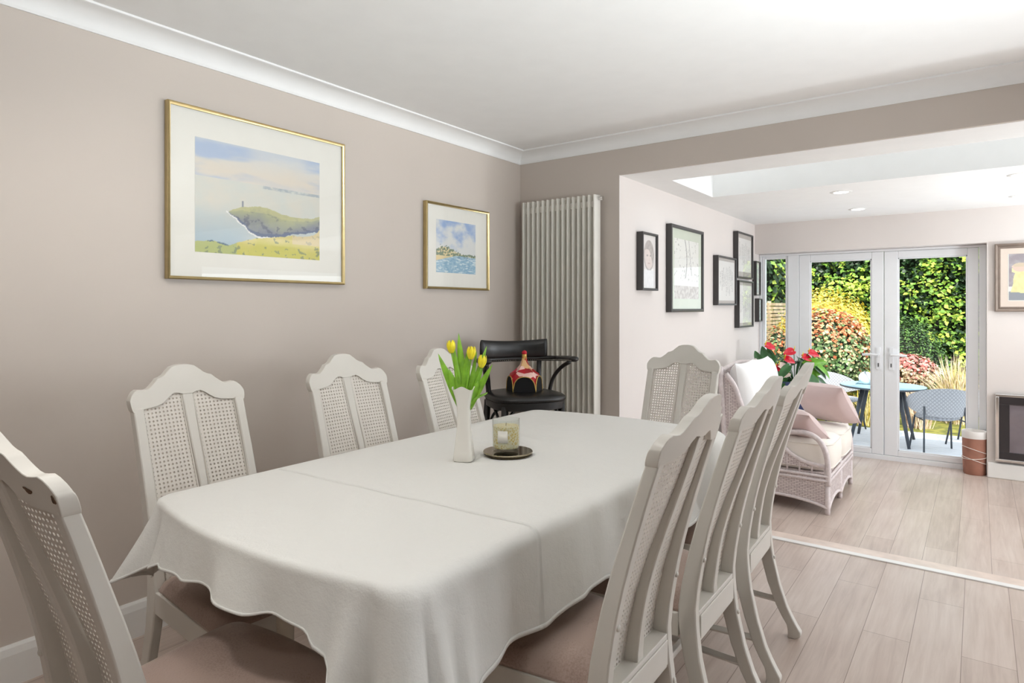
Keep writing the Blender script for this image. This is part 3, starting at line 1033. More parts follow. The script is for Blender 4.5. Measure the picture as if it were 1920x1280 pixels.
cl = MB()
ZTOP = .7605
cumlen = [0]
for i in range(NP):
    a_, b_ = OP[i], OP[(i + 1) % NP]
    cumlen.append(cumlen[-1] + math.hypot(b_[0] - a_[0], b_[1] - a_[1]))
corners = {'nr': (HX - .02, -HY + .02), 'fr': (HX - .02, HY - .02), 'fl': (-HX + .02, HY - .02), 'nl': (-HX + .02, -HY + .02)}
extra = {'nr': .11, 'fr': .06, 'fl': .06, 'nl': .08}
MD = 22
rows = [[] for _ in range(MD + 1)]
for i in range(NP):
    x, y = OP[i]
    nx, ny = NR[i]
    s = cumlen[i]
    base = .25 * max(nx, 0) ** 2 + .20 * max(-nx, 0) ** 2 + .125 * max(-ny, 0) ** 2 + .15 * max(ny, 0) ** 2
    wc = 0
    for k, (cx, cy) in corners.items():
        d = math.hypot(x - cx, y - cy)
        q = math.exp(-(d / .11) ** 2)
        base += extra[k] * q
        wc = max(wc, q)
    side = max(abs(nx) ** 4, 0)
    amp = 1.0 if ny < -.5 else .62
    fold = amp * (.030 * noise.noise(Vector((s * 4.2, .3, 0))) + .016 * noise.noise(Vector((s * 10.5, 4.3, 0))) + .005 * math.sin(s * 2 * PI / .31))
    fold += wc * .036 * math.sin(s * 2 * PI / .092 + .8)
    L = base * (1 + .035 * math.sin(s * 8) + .02 * math.sin(s * 21)) + .02 * fold / .01 * 0.2
    R_ = .012 + .02 * max(nx, 0)
    # nr corner cascades more
    for j in range(MD + 1):
        t = j / MD
        d = t * L
        if d < R_ * PI / 2:
            a = d / R_
            off, dz = R_ * math.sin(a), R_ * (1 - math.cos(a))
        else:
            off, dz = R_, R_ + d - R_ * PI / 2
        g = max(0, (d - .02) / max(L, .1)) ** 1.15
        off += g * (.018 + fold * 1.5 + wc * .06) - .006
        dz *= 1 - .05 * wc
        # slight tangential lean of the folds
        tx, ty = -ny, nx
        lean = g * .008 * math.sin(s * 2 * PI / .16)
        rows[j].append((x + nx * off + tx * lean, y + ny * off + ty * lean, ZTOP - dz))
vs = [p for r in rows for p in r]
fs = []
for j in range(MD):
    for i in range(NP):
        k = (i + 1) % NP
        fs.append((j * NP + i, (j + 1) * NP + i, (j + 1) * NP + k, j * NP + k))
cl.add(vs, fs)
# top: rings toward the centre
rings = []
NRG = 16
ring0 = rows[0]
prev = list(range(NP))
for q in range(1, NRG):
    f = 1 - q / NRG
    off = len(cl.v)
    cl.v += [(p[0] * f, p[1] * f, ZTOP + .0012 * math.sin(p[0] * f * 23 + p[1] * f * 17) * min(1, q / 3)) for p in ring0]
    for i in range(NP):
        k = (i + 1) % NP
        cl.f.append((prev[i], prev[k], off + k, off + i))
        cl.mi.append(0)
    prev = [off + i for i in range(NP)]
cl.v.append((0, 0, ZTOP))
for i in range(NP):
    cl.f.append((prev[i], prev[(i + 1) % NP], len(cl.v) - 1))
    cl.mi.append(0)
cloth = cl.build('tablecloth', M['cloth'], smooth='all', recalc=True, loc=(TCX, TCY, 0))
tag(cloth, 'white damask tablecloth draped over the long dining table', 'tablecloth')
# hem stitched band
hb = MB()
hb.loft([[tuple(Vector(rows[MD - 1][i]).lerp(Vector(rows[MD][i]), .0) + Vector((NR[i][0], NR[i][1], 0)) * .0012) for i in range(NP)],
         [tuple(Vector(rows[MD][i]) + Vector((NR[i][0], NR[i][1], 0)) * .0012) for i in range(NP)]], True, False)
hb.build('hem', M['cloth'], cloth, smooth='all', solid=.0014, recalc=True)

# ------------------------------------------------------------------ vase, tulips, candle
VX, VY = -1.405, 1.635
vz = ZTOP + .0015
vase = thing('vase', 'tall white ceramic square-waisted vase with a wavy rim standing on the tablecloth', 'vase', (VX, VY, vz), math.radians(36.35 - 8))
def vring(z, w, sharp=4, lift=0):
    r = []
    for k in range(48):
        a = 2 * PI * k / 48
        c, s_ = math.cos(a), math.sin(a)
        q = (abs(c) ** sharp + abs(s_) ** sharp) ** (-1 / sharp)
        r.append((w * q * c, w * q * s_, z + lift * (math.cos(4 * a) * .5)))
    return r
pf = [(0, .031), (.004, .034), (.03, .0315), (.07, .0265), (.11, .0225), (.15, .021), (.18, .0225), (.205, .0265), (.225, .0315), (.24, .036), (.247, .039)]
rg = [vring(z, w, 5 if z < .2 else 3.5, .012 * max(0, (z - .19) / .057)) for z, w in pf]
rin = [vring(z, w - .003, 4, .012 * max(0, (z - .19) / .057)) for z, w in [(.247, .0385), (.225, .0305), (.18, .0215), (.12, .021)]]
MB().loft(rg + rin).build('vase_body', M['ceramic'], vase, smooth=50)


# leaf
def leaf_strip(base, tip, width, bend, n=9, curl=.25, side=None, mb=None, mi=0):
    base, tip = Vector(base), Vector(tip)
    d = tip - base
    if side is None:
        side = d.cross(Vector((random.uniform(-1, 1), random.uniform(-1, 1), .3))).normalized()
    nrm = side.cross(d).normalized()
    rows_ = []
    for i in range(n + 1):
        t = i / n
        c = base + d * t + Vector(bend) * math.sin(PI * t * .5) ** 2 * t
        w = width * (math.sin(PI * min(1, (t * .93 + .07)) ** .85) ** .8) * .5 + .0004
        rows_.append([tuple(c - side * w + nrm * w * curl), tuple(c), tuple(c + side * w + nrm * w * curl)])
    mb = mb or MB()
    vs = [p for r in rows_ for p in r]
    fs = [(i * 3 + k, i * 3 + k + 1, (i + 1) * 3 + k + 1, (i + 1) * 3 + k) for i in range(n) for k in range(2)]
    mb.add(vs, fs, mi)
    return mb


# camera-facing axes of the bunch, world frame
rv = Vector((.8054, .5927, 0))
fv = Vector((.5927, -.8054, 0))
def tulip(base, head, lab, n_leaves):
    base, head = Vector(base), Vector(head)
    tl = thing('tulip', lab, 'flower', tuple(base), 0, 'yellow tulips in the white vase')
    h = head - base
    path = smooth_path([(0, 0, 0), tuple(h * .5 + Vector((0, 0, .01))), tuple(h)], 6)
    MB().tube(path, .0032, 8).build('stem', M['tulip_leaf'], tl, smooth='all')
    b = MB()
    ax = h.normalized()
    ax = (ax + Vector((0, 0, 1.2))).normalized()
    q = ax.to_track_quat('Z', 'X')
    for k in range(6):
        a0 = k * PI / 3
        r0 = .0105 if k % 2 else .0095
        def pf_(u, v):
            a = a0 + (u - .5) * 1.35 * (1 - v ** 4 * .85)
            rad = r0 * .86 * (.35 + 1.35 * math.sin(PI * (.08 + v * .72)) ** .9) * 1.0
            return tuple(h + q @ Vector((rad * math.cos(a), rad * math.sin(a), v * .043 - .002)))
        b.grid(pf_, 6, 8)
    b.build('petals', M['tulip_yellow'], tl, smooth='all', solid=.0008)
    for (bx, wz, wid, bend) in n_leaves:
        mb = leaf_strip((0, 0, 0), tuple(rv * bx + fv * random.uniform(-.01, .01) + Vector((0, 0, wz))), wid, bend, side=(rv + fv * random.uniform(-.4, .4)).normalized())
        mb.build('leaf', M['tulip_leaf'], tl, smooth='all', solid=.0008)


VB = Vector((VX, VY, vz + .16))
tulip(VB - rv * .006, VB + rv * -.042 + Vector((0, 0, .205)), 'yellow tulip leaning left, leftmost in the vase', [(-.075, .20, .030, (-.01, 0, 0)), (-.045, .15, .034, (0, 0, 0)), (-.03, .235, .02, (0, 0, 0))])
tulip(VB + fv * .004, VB + rv * .024 + fv * .012 + Vector((0, 0, .185)), 'yellow tulip in the middle of the vase, largest bloom', [(-.004, .27, .03, (-.02, 0, .0)), (.012, .22, .028, (0, 0, 0)), (-.012, .12, .04, (0, 0, 0)), (.05, .13, .036, tuple(rv * .03 - Vector((0, 0, .06))))])
tulip(VB + rv * .008, VB + rv * .058 + Vector((0, 0, .155)), 'yellow tulip leaning right, lowest, cupped by a pointed leaf', [(.068, .225, .026, (0, 0, 0)), (.088, .165, .030, (0, 0, 0)), (.035, .21, .018, (0, 0, 0)), (.04, .11, .034, (0, 0, 0))])

PX, PY = -1.335, 1.79
pl = thing('candle_plate', 'round smoked-bronze mirrored plate under the candle', 'plate', (PX, PY, ZTOP + .001))
MB().lathe([(.0005, 0), (.078, 0), (.086, .003), (.086, .006), (.082, .007)], 64).build('base', M['bronze_edge'], pl, smooth=30)
MB().lathe([(.0005, .007), (.084, .007), (.0875, .009), (.0875, .0125), (.086, .014), (.0005, .014)], 64).build('mirror_top', M['bronze_mirror'], pl, smooth=30)
cn = thing('candle', 'scented candle with gold flecks in a clear glass tumbler on the bronze plate', 'candle', (PX - .004, PY - .006, ZTOP + .0155))
MB().lathe([(.0005, .0), (.044, .0), (.0475, .004), (.0485, .02), (.0488, .112), (.0475, .1125), (.0468, .112), (.0458, .02), (.044, .012), (.0005, .012)], 48).build('glass', M['tumbler'], cn, smooth=40)
MB().lathe([(.0005, .0125), (.0430, .0125), (.0452, .02), (.0455, .088), (.0005, .087)], 48).build('wax', M['candle'], cn, smooth=40)
MB().tube([(0, 0, .087), (.001, 0, .098)], .001, 6).build('wick', M['wick'], cn)
lb = MB()
ac = math.atan2(-(PY), -(PX)) - .25
lb.grid(lambda u, v: (.0492 * math.cos(ac + (u - .5) * .75), .0492 * math.sin(ac + (u - .5) * .75), .035 + v * .042), 10, 1)
lb.build('paper_label', M['mount'], cn, smooth='all', solid=.0004)

# ------------------------------------------------------------------ artworks (painted as colours on a fine grid)
def fbm(x, y, s, o=4):
    return noise.fractal(Vector((x * s, y * s, .3)), 1.0, 2.0, o)


def mixc(a, b, t):
    t = max(0, min(1, t))
    return tuple(a[i] + (b[i] - a[i]) * t for i in range(3))


def sstep(a, b, x):
    t = max(0, min(1, (x - a) / (b - a)))
    return t * t * (3 - 2 * t)


def art_cliff(u, v):
    n = fbm(u, v, 6) * .5
    n2 = fbm(u + 3, v, 22, 3)
    w = .006 * n2
    sky = mixc((206, 208, 206), (216, 204, 186), sstep(.5, .78, v) * sstep(1, .7, v) + n * .3)
    sky = mixc(sky, (150, 172, 206), sstep(-.1, 1.0, fbm(u * .6, v * 2, 4) + (v - .62) * 1.6) * (.25 + .6 * (sstep(.5, .3, u) + sstep(.8, .95, u))))
    c = sky
    if v < .67:
        sea = mixc((196, 204, 198), (214, 206, 190), .5 + n)
        sea = mixc(sea, (150, 176, 192), sstep(.5, .08, v) * (.4 + .4 * sstep(.5, .3, u)))
        c = sea
        if abs(v - .655 - .008 * n2) < .016 and u > .5:
            c = mixc(c, (156, 166, 172), .5 + n2)
    top = interp([(.235, .385), (.29, .42), (.34, .445), (.40, .452), (.47, .468), (.53, .462), (.6, .445), (.66, .42), (.75, .405), (.85, .41), (.92, .415), (1, .45)], u) + w
    bot = interp([(.235, .385), (.27, .35), (.326, .30), (.36, .275), (.39, .22), (.467, .18), (.607, .19), (.74, .235), (.9, .27), (1, .3)], u) + w * 2
    if u > .235 and bot < v < top:
        k = (v - bot) / max(.01, top - bot)
        c = mixc((112, 118, 132), (168, 170, 120), k + n * .8)
        if n2 > .25:
            c = mixc(c, (62, 68, 88), .55 * (1.2 - k))
        if k > .8:
            c = mixc(c, (186, 184, 128), .6)
        if k < .12:
            c = (84, 96, 124)
    elif u > .22 and bot - .014 < v <= bot and u < .62:
        c = (232, 232, 228)
    if abs(u - .342) < .006 and .44 < v < .50:
        c = (120, 126, 136)
    fg = interp([(0, .095), (.12, .112), (.244, .08), (.31, .115), (.45, .165), (.6, .19), (.74, .225), (.85, .225), (.946, .25), (1, .31)], u) + w
    if v < fg:
        c = mixc((190, 184, 66), (212, 196, 118), sstep(.05, .2, v) + n)
        if u < .3:
            c = mixc(c, (150, 170, 120), .6)
        if n2 > .42:
            c = mixc(c, (84, 100, 84), .6)
        if u > .75 and v > .14:
            c = mixc(c, (218, 196, 164), .6)
        if v > fg - .012 and u < .3 and n2 > -.05:
            c = (74, 98, 118)
    return c


def art_bay(u, v):
    n = fbm(u, v, 7)
    n2 = fbm(u + 5, v, 24, 3)
    if v > .36:
        c = mixc((214, 216, 214), (128, 158, 206), sstep(-.2, .9, fbm(u + 1, v * 1.5, 3) + (v - .62) * 1.5))
    else:
        c = mixc((150, 186, 204), (112, 158, 190), .5 + n2)
        c = mixc(c, (206, 222, 226), sstep(.15, .5, fbm(u, v * 4, 9)))
    sh = interp([(0, .42), (.1, .5), (.22, .5), (.35, .46), (.5, .42), (.7, .37), (1, .36)], u) + .05 * n2
    lo = interp([(0, .22), (.2, .27), (.5, .34), (1, .32)], u)
    if lo < v < sh:
        c = mixc((226, 202, 140), (206, 196, 160), u)
        if n2 > -.1 and v > .32:
            c = (96, 116, 88)
    if abs(v - .31) < .01 and n2 > .2 and u > .45:
        c = (90, 104, 124)
    return c


def art_tree(u, v):
    c = (228, 228, 222)
    n2 = fbm(u * 1.2, v, 18, 4)
    t = abs(u - (.35 + .25 * math.sin(v * 2.4) - .1))
    if v > .35 and t < .012:
        c = (110, 108, 106)
    t2 = abs(u - (.78 - .2 * v))
    if v > .4 and t2 < .01:
        c = (150, 148, 146)
    if n2 > .55 and v > .3:
        c = mixc(c, (120, 118, 114), .6)
    if v < .22:
        c = mixc((168, 158, 150), (206, 200, 192), .5 + n2 * 1.6)
    return c


def art_face(u, v):
    c = (220, 214, 210)
    d = math.hypot((u - .5) / .34, (v - .62) / .26)
    n2 = fbm(u, v, 14, 3)
    if d < 1:
        c = mixc((226, 202, 190), (206, 186, 178), d)
    if d < 1.15 and (v > .74 - .5 * (u - .4) ** 2 * (1 if u < .4 else 4) or d > 1):
        c = mixc((104, 92, 88), (150, 138, 130), .5 + n2)
    if abs(v - .62) < .015 and (abs(u - .38) < .06 or abs(u - .62) < .06):
        c = (110, 98, 94)
    if abs(v - .47) < .012 and abs(u - .5) < .09:
        c = (176, 140, 132)
    if abs(u - .52) < .02 and .5 < v < .58:
        c = (196, 172, 162)
    if v < .34:
        c = mixc((206, 204, 206), (226, 224, 224), .5 + n2)
    return mixc(c, (224, 219, 216), .4)


def mk_text(seed):
    rnd = random.Random(seed)
    cols = []
    x = .14
    while x < .88:
        ymax = rnd.uniform(.72, .9)
        ymin = rnd.uniform(.12, .4)
        cols.append((x, ymin, ymax))
        x += rnd.uniform(.075, .11)
    def f(u, v):
        c = (228, 227, 223)
        for (x, a, b_) in cols:
            if abs(u - x) < .024 and a < v < b_:
                if noise.noise(Vector((u * 75 + seed * 9, v * 75, seed))) > .06 and (v * 26 + x * 7) % 1 > .25:
                    return (72, 70, 72)
        return c
    return f


def art_leafy(u, v):
    n2 = fbm(u, v, 9, 4)
    return mixc((168, 188, 180), (222, 228, 228), .5 + n2)


def art_child(u, v):
    # a small child in a pale yellow dress with one arm raised, in front of a pale sill
    c = mixc((136, 128, 134), (160, 154, 160), .5 + fbm(u, v, 7))
    if v < .30:
        c = (228, 226, 222)
    if v < .185:
        c = (124, 130, 138)
    arm, u = u, u + .27
    body = math.hypot((u - .52) / .17, (v - .42) / .27)
    if body < 1 or (abs(u - .52) < .15 + (.45 - v) * .25 and .17 < v < .5):
        c = mixc((226, 220, 152), (214, 206, 140), .5 + fbm(u, v, 12))
    if math.hypot((u - .41) / .08, (v - .63) / .045) < 1 or (abs(u - .355) < .03 and .6 < v < .7):
        c = (224, 216, 156)
    if math.hypot((u - .352) / .026, (v - .725) / .03) < 1:
        c = (218, 186, 168)
    if math.hypot((u - .47) / .13, (v - .7) / .085) < 1:
        c = (212, 182, 166)
    if math.hypot((u - .49) / .14, (v - .75) / .055) < 1 and v > .72:
        c = (196, 178, 150)
    return c


def artwork(fn, y0, y1, z0, z1, x, parent, nu=160, nv=150, flip=False, axis='x', pale=0.18):
    """flat printed sheet; axis x: on a wall whose room side is +x, u runs along +y"""
    me = bpy.data.meshes.new('artwork')
    vs, cols = [], []
    for j in range(nv + 1):
        for i in range(nu + 1):
            u, v = i / nu, j / nv
            if axis == 'x':
                vs.append((x, y0 + (y1 - y0) * u, z0 + (z1 - z0) * v))
            else:
                vs.append((y0 + (y1 - y0) * u, x, z0 + (z1 - z0) * v))
            c = fn(u, v)
            cols += list(srgb(*[max(0, min(255, k + (235 - k) * pale)) for k in c]))
    fs = [(j * (nu + 1) + i, j * (nu + 1) + i + 1, (j + 1) * (nu + 1) + i + 1, (j + 1) * (nu + 1) + i) for j in range(nv) for i in range(nu)]
    me.from_pydata(vs, [], fs)
    ca = me.color_attributes.new('Col', 'FLOAT_COLOR', 'POINT')
    ca.data.foreach_set('color', cols)
    me.materials.append(M['art'])
    o = bpy.data.objects.new('artwork', me)
    C.objects.link(o)
    o.parent = parent
    return o


def picture(label, y0, y1, z0, z1, xw, depth, fw, frame_m, mount_m, art, ay0, ay1, az0, az1, gold=False, group=None, nu=140, nv=150, side=1):
    yc, zc_ = (y0 + y1) / 2, (z0 + z1) / 2
    t = thing('framed_picture', label, 'picture', (xw + .002, yc, zc_), 0, group)
    Y0, Y1, Z0, Z1 = y0 - yc, y1 - yc, z0 - zc_, z1 - zc_
    prof = [(0, 0), (0, depth), (.2 * fw, depth + .002), (.8 * fw, depth + (.001 if not gold else -.003)), (fw, depth - .004), (fw, depth - .012), (fw, 0)]
    rings = []
    for (cy, cz, sy, sz) in ((Y0, Z0, 1, 1), (Y1, Z0, -1, 1), (Y1, Z1, -1, -1), (Y0, Z1, 1, -1)):
        rings.append([(h, cy + sy * d, cz + sz * d) for d, h in prof])
    rings.append(rings[0])
    MB().loft(rings, True, False).build('frame', frame_m, t, smooth=30, recalc=True)
    MB().box(.004, depth - .014, Y0 + fw * .9, Y1 - fw * .9, Z0 + fw * .9, Z1 - fw * .9).build('mount', mount_m, t)
    artwork(art, ay0 - yc, ay1 - yc, az0 - zc_, az1 - zc_, depth - .0132, t, nu, nv)
    MB().add([(depth - .009, Y0 + fw * .9, Z0 + fw * .9), (depth - .009, Y1 - fw * .9, Z0 + fw * .9), (depth - .009, Y1 - fw * .9, Z1 - fw * .9), (depth - .009, Y0 + fw * .9, Z1 - fw * .9)], [(0, 1, 2, 3)]).build('glazing', M['picture_glass'], t)
    return t


picture('large gold-framed watercolour of a green headland with a lighthouse on the taupe wall', 1.228, 2.112, 1.395, 2.115, XL, .026, .013, M['gold'], M['mount'], art_cliff, 1.345, 1.965, 1.512, 1.993, gold=True, nu=230, nv=180)
picture('smaller gold-framed watercolour of a blue bay with trees on the taupe wall near the corner', 2.706, 3.30, 1.39, 1.91, XL, .030, .014, M['gold'], M['mount'], art_bay, 2.80, 3.17, 1.492, 1.812, gold=True)
g2 = 'black-framed pictures on the pale extension wall'
picture('black-framed portrait picture, nearest and leftmost on the pale extension wall', 3.945, 4.20, 1.395, 1.79, XE, .045, .016, M['black_frame'], M['mount'], art_face, 3.965, 4.18, 1.415, 1.77, group=g2)
picture('largest black-framed picture on the extension wall, tree print in a pale green mount', 4.445, 5.127, 1.243, 1.897, XE, .042, .024, M['black_frame'], M['mount_green'], art_tree, 4.53, 5.04, 1.345, 1.80, group=g2)
picture('black-framed handwritten sheet hanging left of the two stacked ones', 5.475, 5.998, 1.298, 1.732, XE, .045, .016, M['black_frame'], M['mount_grey'], mk_text(1), 5.51, 5.965, 1.34, 1.69, group=g2)
picture('black-framed handwritten sheet, upper of the two stacked by the extension corner', 6.035, 6.536, 1.557, 1.995, XE, .045, .016, M['black_frame'], M['mount_grey'], mk_text(2), 6.07, 6.50, 1.62, 1.94, group=g2)
picture('black-framed handwritten sheet, lower of the two stacked by the extension corner', 6.075, 6.55, 1.085, 1.535, XE, .045, .016, M['black_frame'], M['mount_grey'], mk_text(3), 6.11, 6.52, 1.13, 1.49, group=g2)
picture('small black-framed picture beside the narrow window, upper one', 6.66, 6.82, 1.40, 1.75, XE, .042, .012, M['black_frame'], M['mount'], art_leafy, 6.69, 6.79, 1.43, 1.72, group=g2, nu=60, nv=60)
picture('small black-framed picture beside the narrow window, lower one', 6.755, 6.885, 1.13, 1.37, XE, .042, .012, M['black_frame'], M['mount'], art_leafy, 6.775, 6.865, 1.15, 1.35, group=g2, nu=60, nv=60)

# pewter framed print right of the doors (faces -y)
t = thing('framed_picture', 'pewter-framed print of a child in yellow, on the wall right of the garden doors', 'picture', (.39, YE - .002, 1.528))
X0, X1, Z0, Z1 = -.279, .279, -.285, .285
prof = [(0, 0), (0, .03), (.008, .034), (.02, .03), (.024, .022), (.026, .022), (.034, .024), (.04, .018), (.04, 0)]
rings = [[(cx + sx * d, -h, cz + sz * d) for d, h in prof] for (cx, cz, sx, sz) in ((X0, Z0, 1, 1), (X1, Z0, -1, 1), (X1, Z1, -1, -1), (X0, Z1, 1, -1), (X0, Z0, 1, 1))]
MB().loft(rings, True, False).build('frame', M['pewter_frame'], t, smooth=25, recalc=True)
MB().box(X0 + .036, X1 - .036, -.016, -.003, Z0 + .036, Z1 - .036).build('mount', M['mount_cream'], t)
MB().box(X0 + .088, X1 - .088, -.0175, -.015, Z0 + .088, Z1 - .088).build('inner_mount', M['mount'], t)
artwork(art_child, -.185, .185, -.19, .197, -.0178, t, 120, 120, axis='y')
MB().add([(X0 + .036, -.019, Z0 + .036), (X1 - .036, -.019, Z0 + .036), (X1 - .036, -.019, Z1 - .036), (X0 + .036, -.019, Z1 - .036)], [(0, 1, 2, 3)]).build('glazing', M['picture_glass'], t)

# ------------------------------------------------------------------ radiator
rad = thing('radiator', 'tall white vertical column radiator with fifteen fins on the back wall', 'radiator', (-2.277, YB, 0))
for k in range(15):
    x = -.28 + k * .56 / 14
    b = MB()
    ring = lambda z: [(x - .005, -.094, z), (x + .005, -.094, z), (x + .007, -.085, z), (x + .0185, -.035, z), (x - .0185, -.035, z), (x - .007, -.085, z)]
    b.loft([ring(.16), ring(2.008)])
    b.build('fin', M['radiator'], rad, bevel=.002, recalc=True)
b = MB()
b.box(-.275, .275, -.07, -.045, 1.93, 1.97).box(-.275, .275, -.07, -.045, .2, .24)
b.build('header_pipe', M['radiator'], rad)
b = MB()
for z in (.5, 1.6):
    for x in (-.2, .2):
        b.box(x - .02, x + .02, -.05, -.001, z, z + .05)
b.build('wall_bracket', M['radiator'], rad)
b = MB()
b.tube([(.285, -.05, 1.985), (.312, -.05, 1.985)], .010, 12)
b.tube([(.312, -.05, 1.985), (.325, -.05, 1.985)], .015, 12)
b.build('bleed_valve', M['chrome'], rad, smooth=30)

# ------------------------------------------------------------------ black bar-height armchair with hat
bc = thing('bar_chair', 'tall black leather and wood armchair in the corner by the radiator', 'chair', (-2.195, 3.10, 0), math.radians(-123.2))
SZ = .765


def dshape(w, d, k=3.0, n=48):
    r = []
    for i in range(n):
        a = 2 * PI * i / n
        c, s_ = math.cos(a), math.sin(a)
        q = (abs(c) ** k + abs(s_) ** k) ** (-1 / k)
        taper = 1 - .1 * (-s_ * q * .5 + .5)
        r.append((w * q * c * taper, d * q * s_))
    return r


def slab(zw, w, d, k=3.0):
    return [[(x * f, y * f, z) for x, y in dshape(w, d, k)] for z, f in zw]


MB().loft(slab([(SZ - .075, .93), (SZ - .07, .97), (SZ - .03, .985), (SZ - .028, .96)], .235, .225)).build('seat_rail', M['black_wood'], bc, smooth=40)
MB().loft(slab([(SZ - .03, .97), (SZ - .022, 1.01), (SZ - .006, 1.0), (SZ + .004, .94), (SZ + .01, .8), (SZ + .013, .5), (SZ + .014, .1)], .235, .225)).build('seat', M['black_leather'], bc, smooth='all')
# legs
for sx, sy in ((-1, 1), (1, 1), (-1, -1), (1, -1)):
    tx, ty = sx * .175, sy * .155
    fx, fy = sx * .205, sy * .20
    b = MB().tube([(tx, ty, SZ - .05), ((tx + fx) / 2, (ty + fy) / 2, SZ / 2), (fx, fy, 0)], [.021, .02, .016], 12)
    b.build('leg', M['black_wood'], bc, smooth='all')
for s_ in (-1, 1):
    for pth in ([(s_ * .178, .165, .45), (s_ * .16, .13, .60), (s_ * .10, .11, .68), (s_ * .03, .10, SZ - .08)],
                [(s_ * .18, .15, .45), (s_ * .188, .09, .62), (s_ * .19, .02, SZ - .08)],
                [(s_ * .178, -.165, .45), (s_ * .15, -.13, .62), (s_ * .06, -.12, SZ - .08)]):
        MB().tube(smooth_path(pth), .009, 8).build('curved_brace', M['black_wood'], bc, smooth='all')
b = MB()
for z, e in ((.28, .19),):
    b.tube([(-.19, .18, z), (.19, .18, z)], .011, 8).tube([(-.19, -.18, z + .04), (.19, -.18, z + .04)], .011, 8)
    b.tube([(-.19, -.18, z + .07), (-.19, .18, z + .07)], .011, 8).tube([(.19, -.18, z + .07), (.19, .18, z + .07)], .011, 8)
b.build('footrail', M['black_wood'], bc, smooth='all')
# bow of back and arms
bow = smooth_path([(-.275, .15, .972), (-.268, .03, .968), (-.245, -.1, .96), (-.17, -.19, .955), (0, -.225, .955), (.17, -.19, .955), (.245, -.1, .96), (.268, .03, .968), (.275, .15, .972)], 6)
def band(path, hw, hh, zoff=0):
    rings = []
    m = len(path)
    for i, p in enumerate(path):
        tt = (path[min(i + 1, m - 1)] - path[max(i - 1, 0)]).normalized()
        nn = Vector((-tt.y, tt.x, 0)).normalized()
        e = 1 if 0 < i < m - 1 else .55
        w_, h_ = hw(i / (m - 1)) * e, hh(i / (m - 1)) * e
        rings.append([tuple(p + nn * (w_ * math.cos(a)) + Vector((0, 0, h_ * math.sin(a) + zoff))) for a in [2 * PI * k / 14 for k in range(14)]])
    return MB().loft(rings)
band(bow, lambda t: .030 if abs(t - .5) > .3 else .02, lambda t: .017, 0).build('armrest_bow', M['black_leather'], bc, smooth='all')
bp = [p for i, p in enumerate(bow) if .30 <= i / (len(bow) - 1) <= .70]
rings = []
for i, p in enumerate(bp):
    k = i / (len(bp) - 1)
    tt = (bp[min(i + 1, len(bp) - 1)] - bp[max(i - 1, 0)]).normalized()
    nn = Vector((-tt.y, tt.x, 0)).normalized()
    e = min(1, .5 + 4 * min(k, 1 - k))
    h0, h1 = -.005, .118 + .006 * math.cos(k * 2 * PI)
    ring = []
    for a in [2 * PI * q / 18 for q in range(18)]:
        ring.append(tuple(p + nn * (.024 * e * math.cos(a)) - nn * .0 + Vector((0, 0, (h0 + h1) / 2 + (h1 - h0) / 2 * math.copysign(abs(math.sin(a)) ** .6, math.sin(a))))))
    rings.append(ring)
MB().loft(rings).build('back_pad', M['black_leather'], bc, smooth='all')
b = MB()
for i, p in enumerate(smooth_path([tuple(q) for q in bow], 2)):
    tt = Vector((p.x, p.y + .02, 0)).normalized()
    pos = -tt * .026
    b.ball((p.x - tt.x * (.026 if abs(p.x) < .2 else .031), p.y - tt.y * (.026 if abs(p.x) < .2 else .031), p.z - .008), .0028, 6, 4)
b.build('stud_row', M['brass'], bc, smooth='all')
for s_ in (-1, 1):
    MB().tube([(s_ * .165, -.155, SZ - .05), (s_ * .172, -.175, .86), (s_ * .18, -.185, .96)], .016, 10).build('back_post', M['black_wood'], bc, smooth='all')
    MB().tube(smooth_path([(s_ * .19, -.06, SZ - .03), (s_ * .215, -.05, .84), (s_ * .245, -.0, .91), (s_ * .265, .08, .95)]), [.012] * 19, 10).build('arm_support', M['black_wood'], bc, smooth='all')

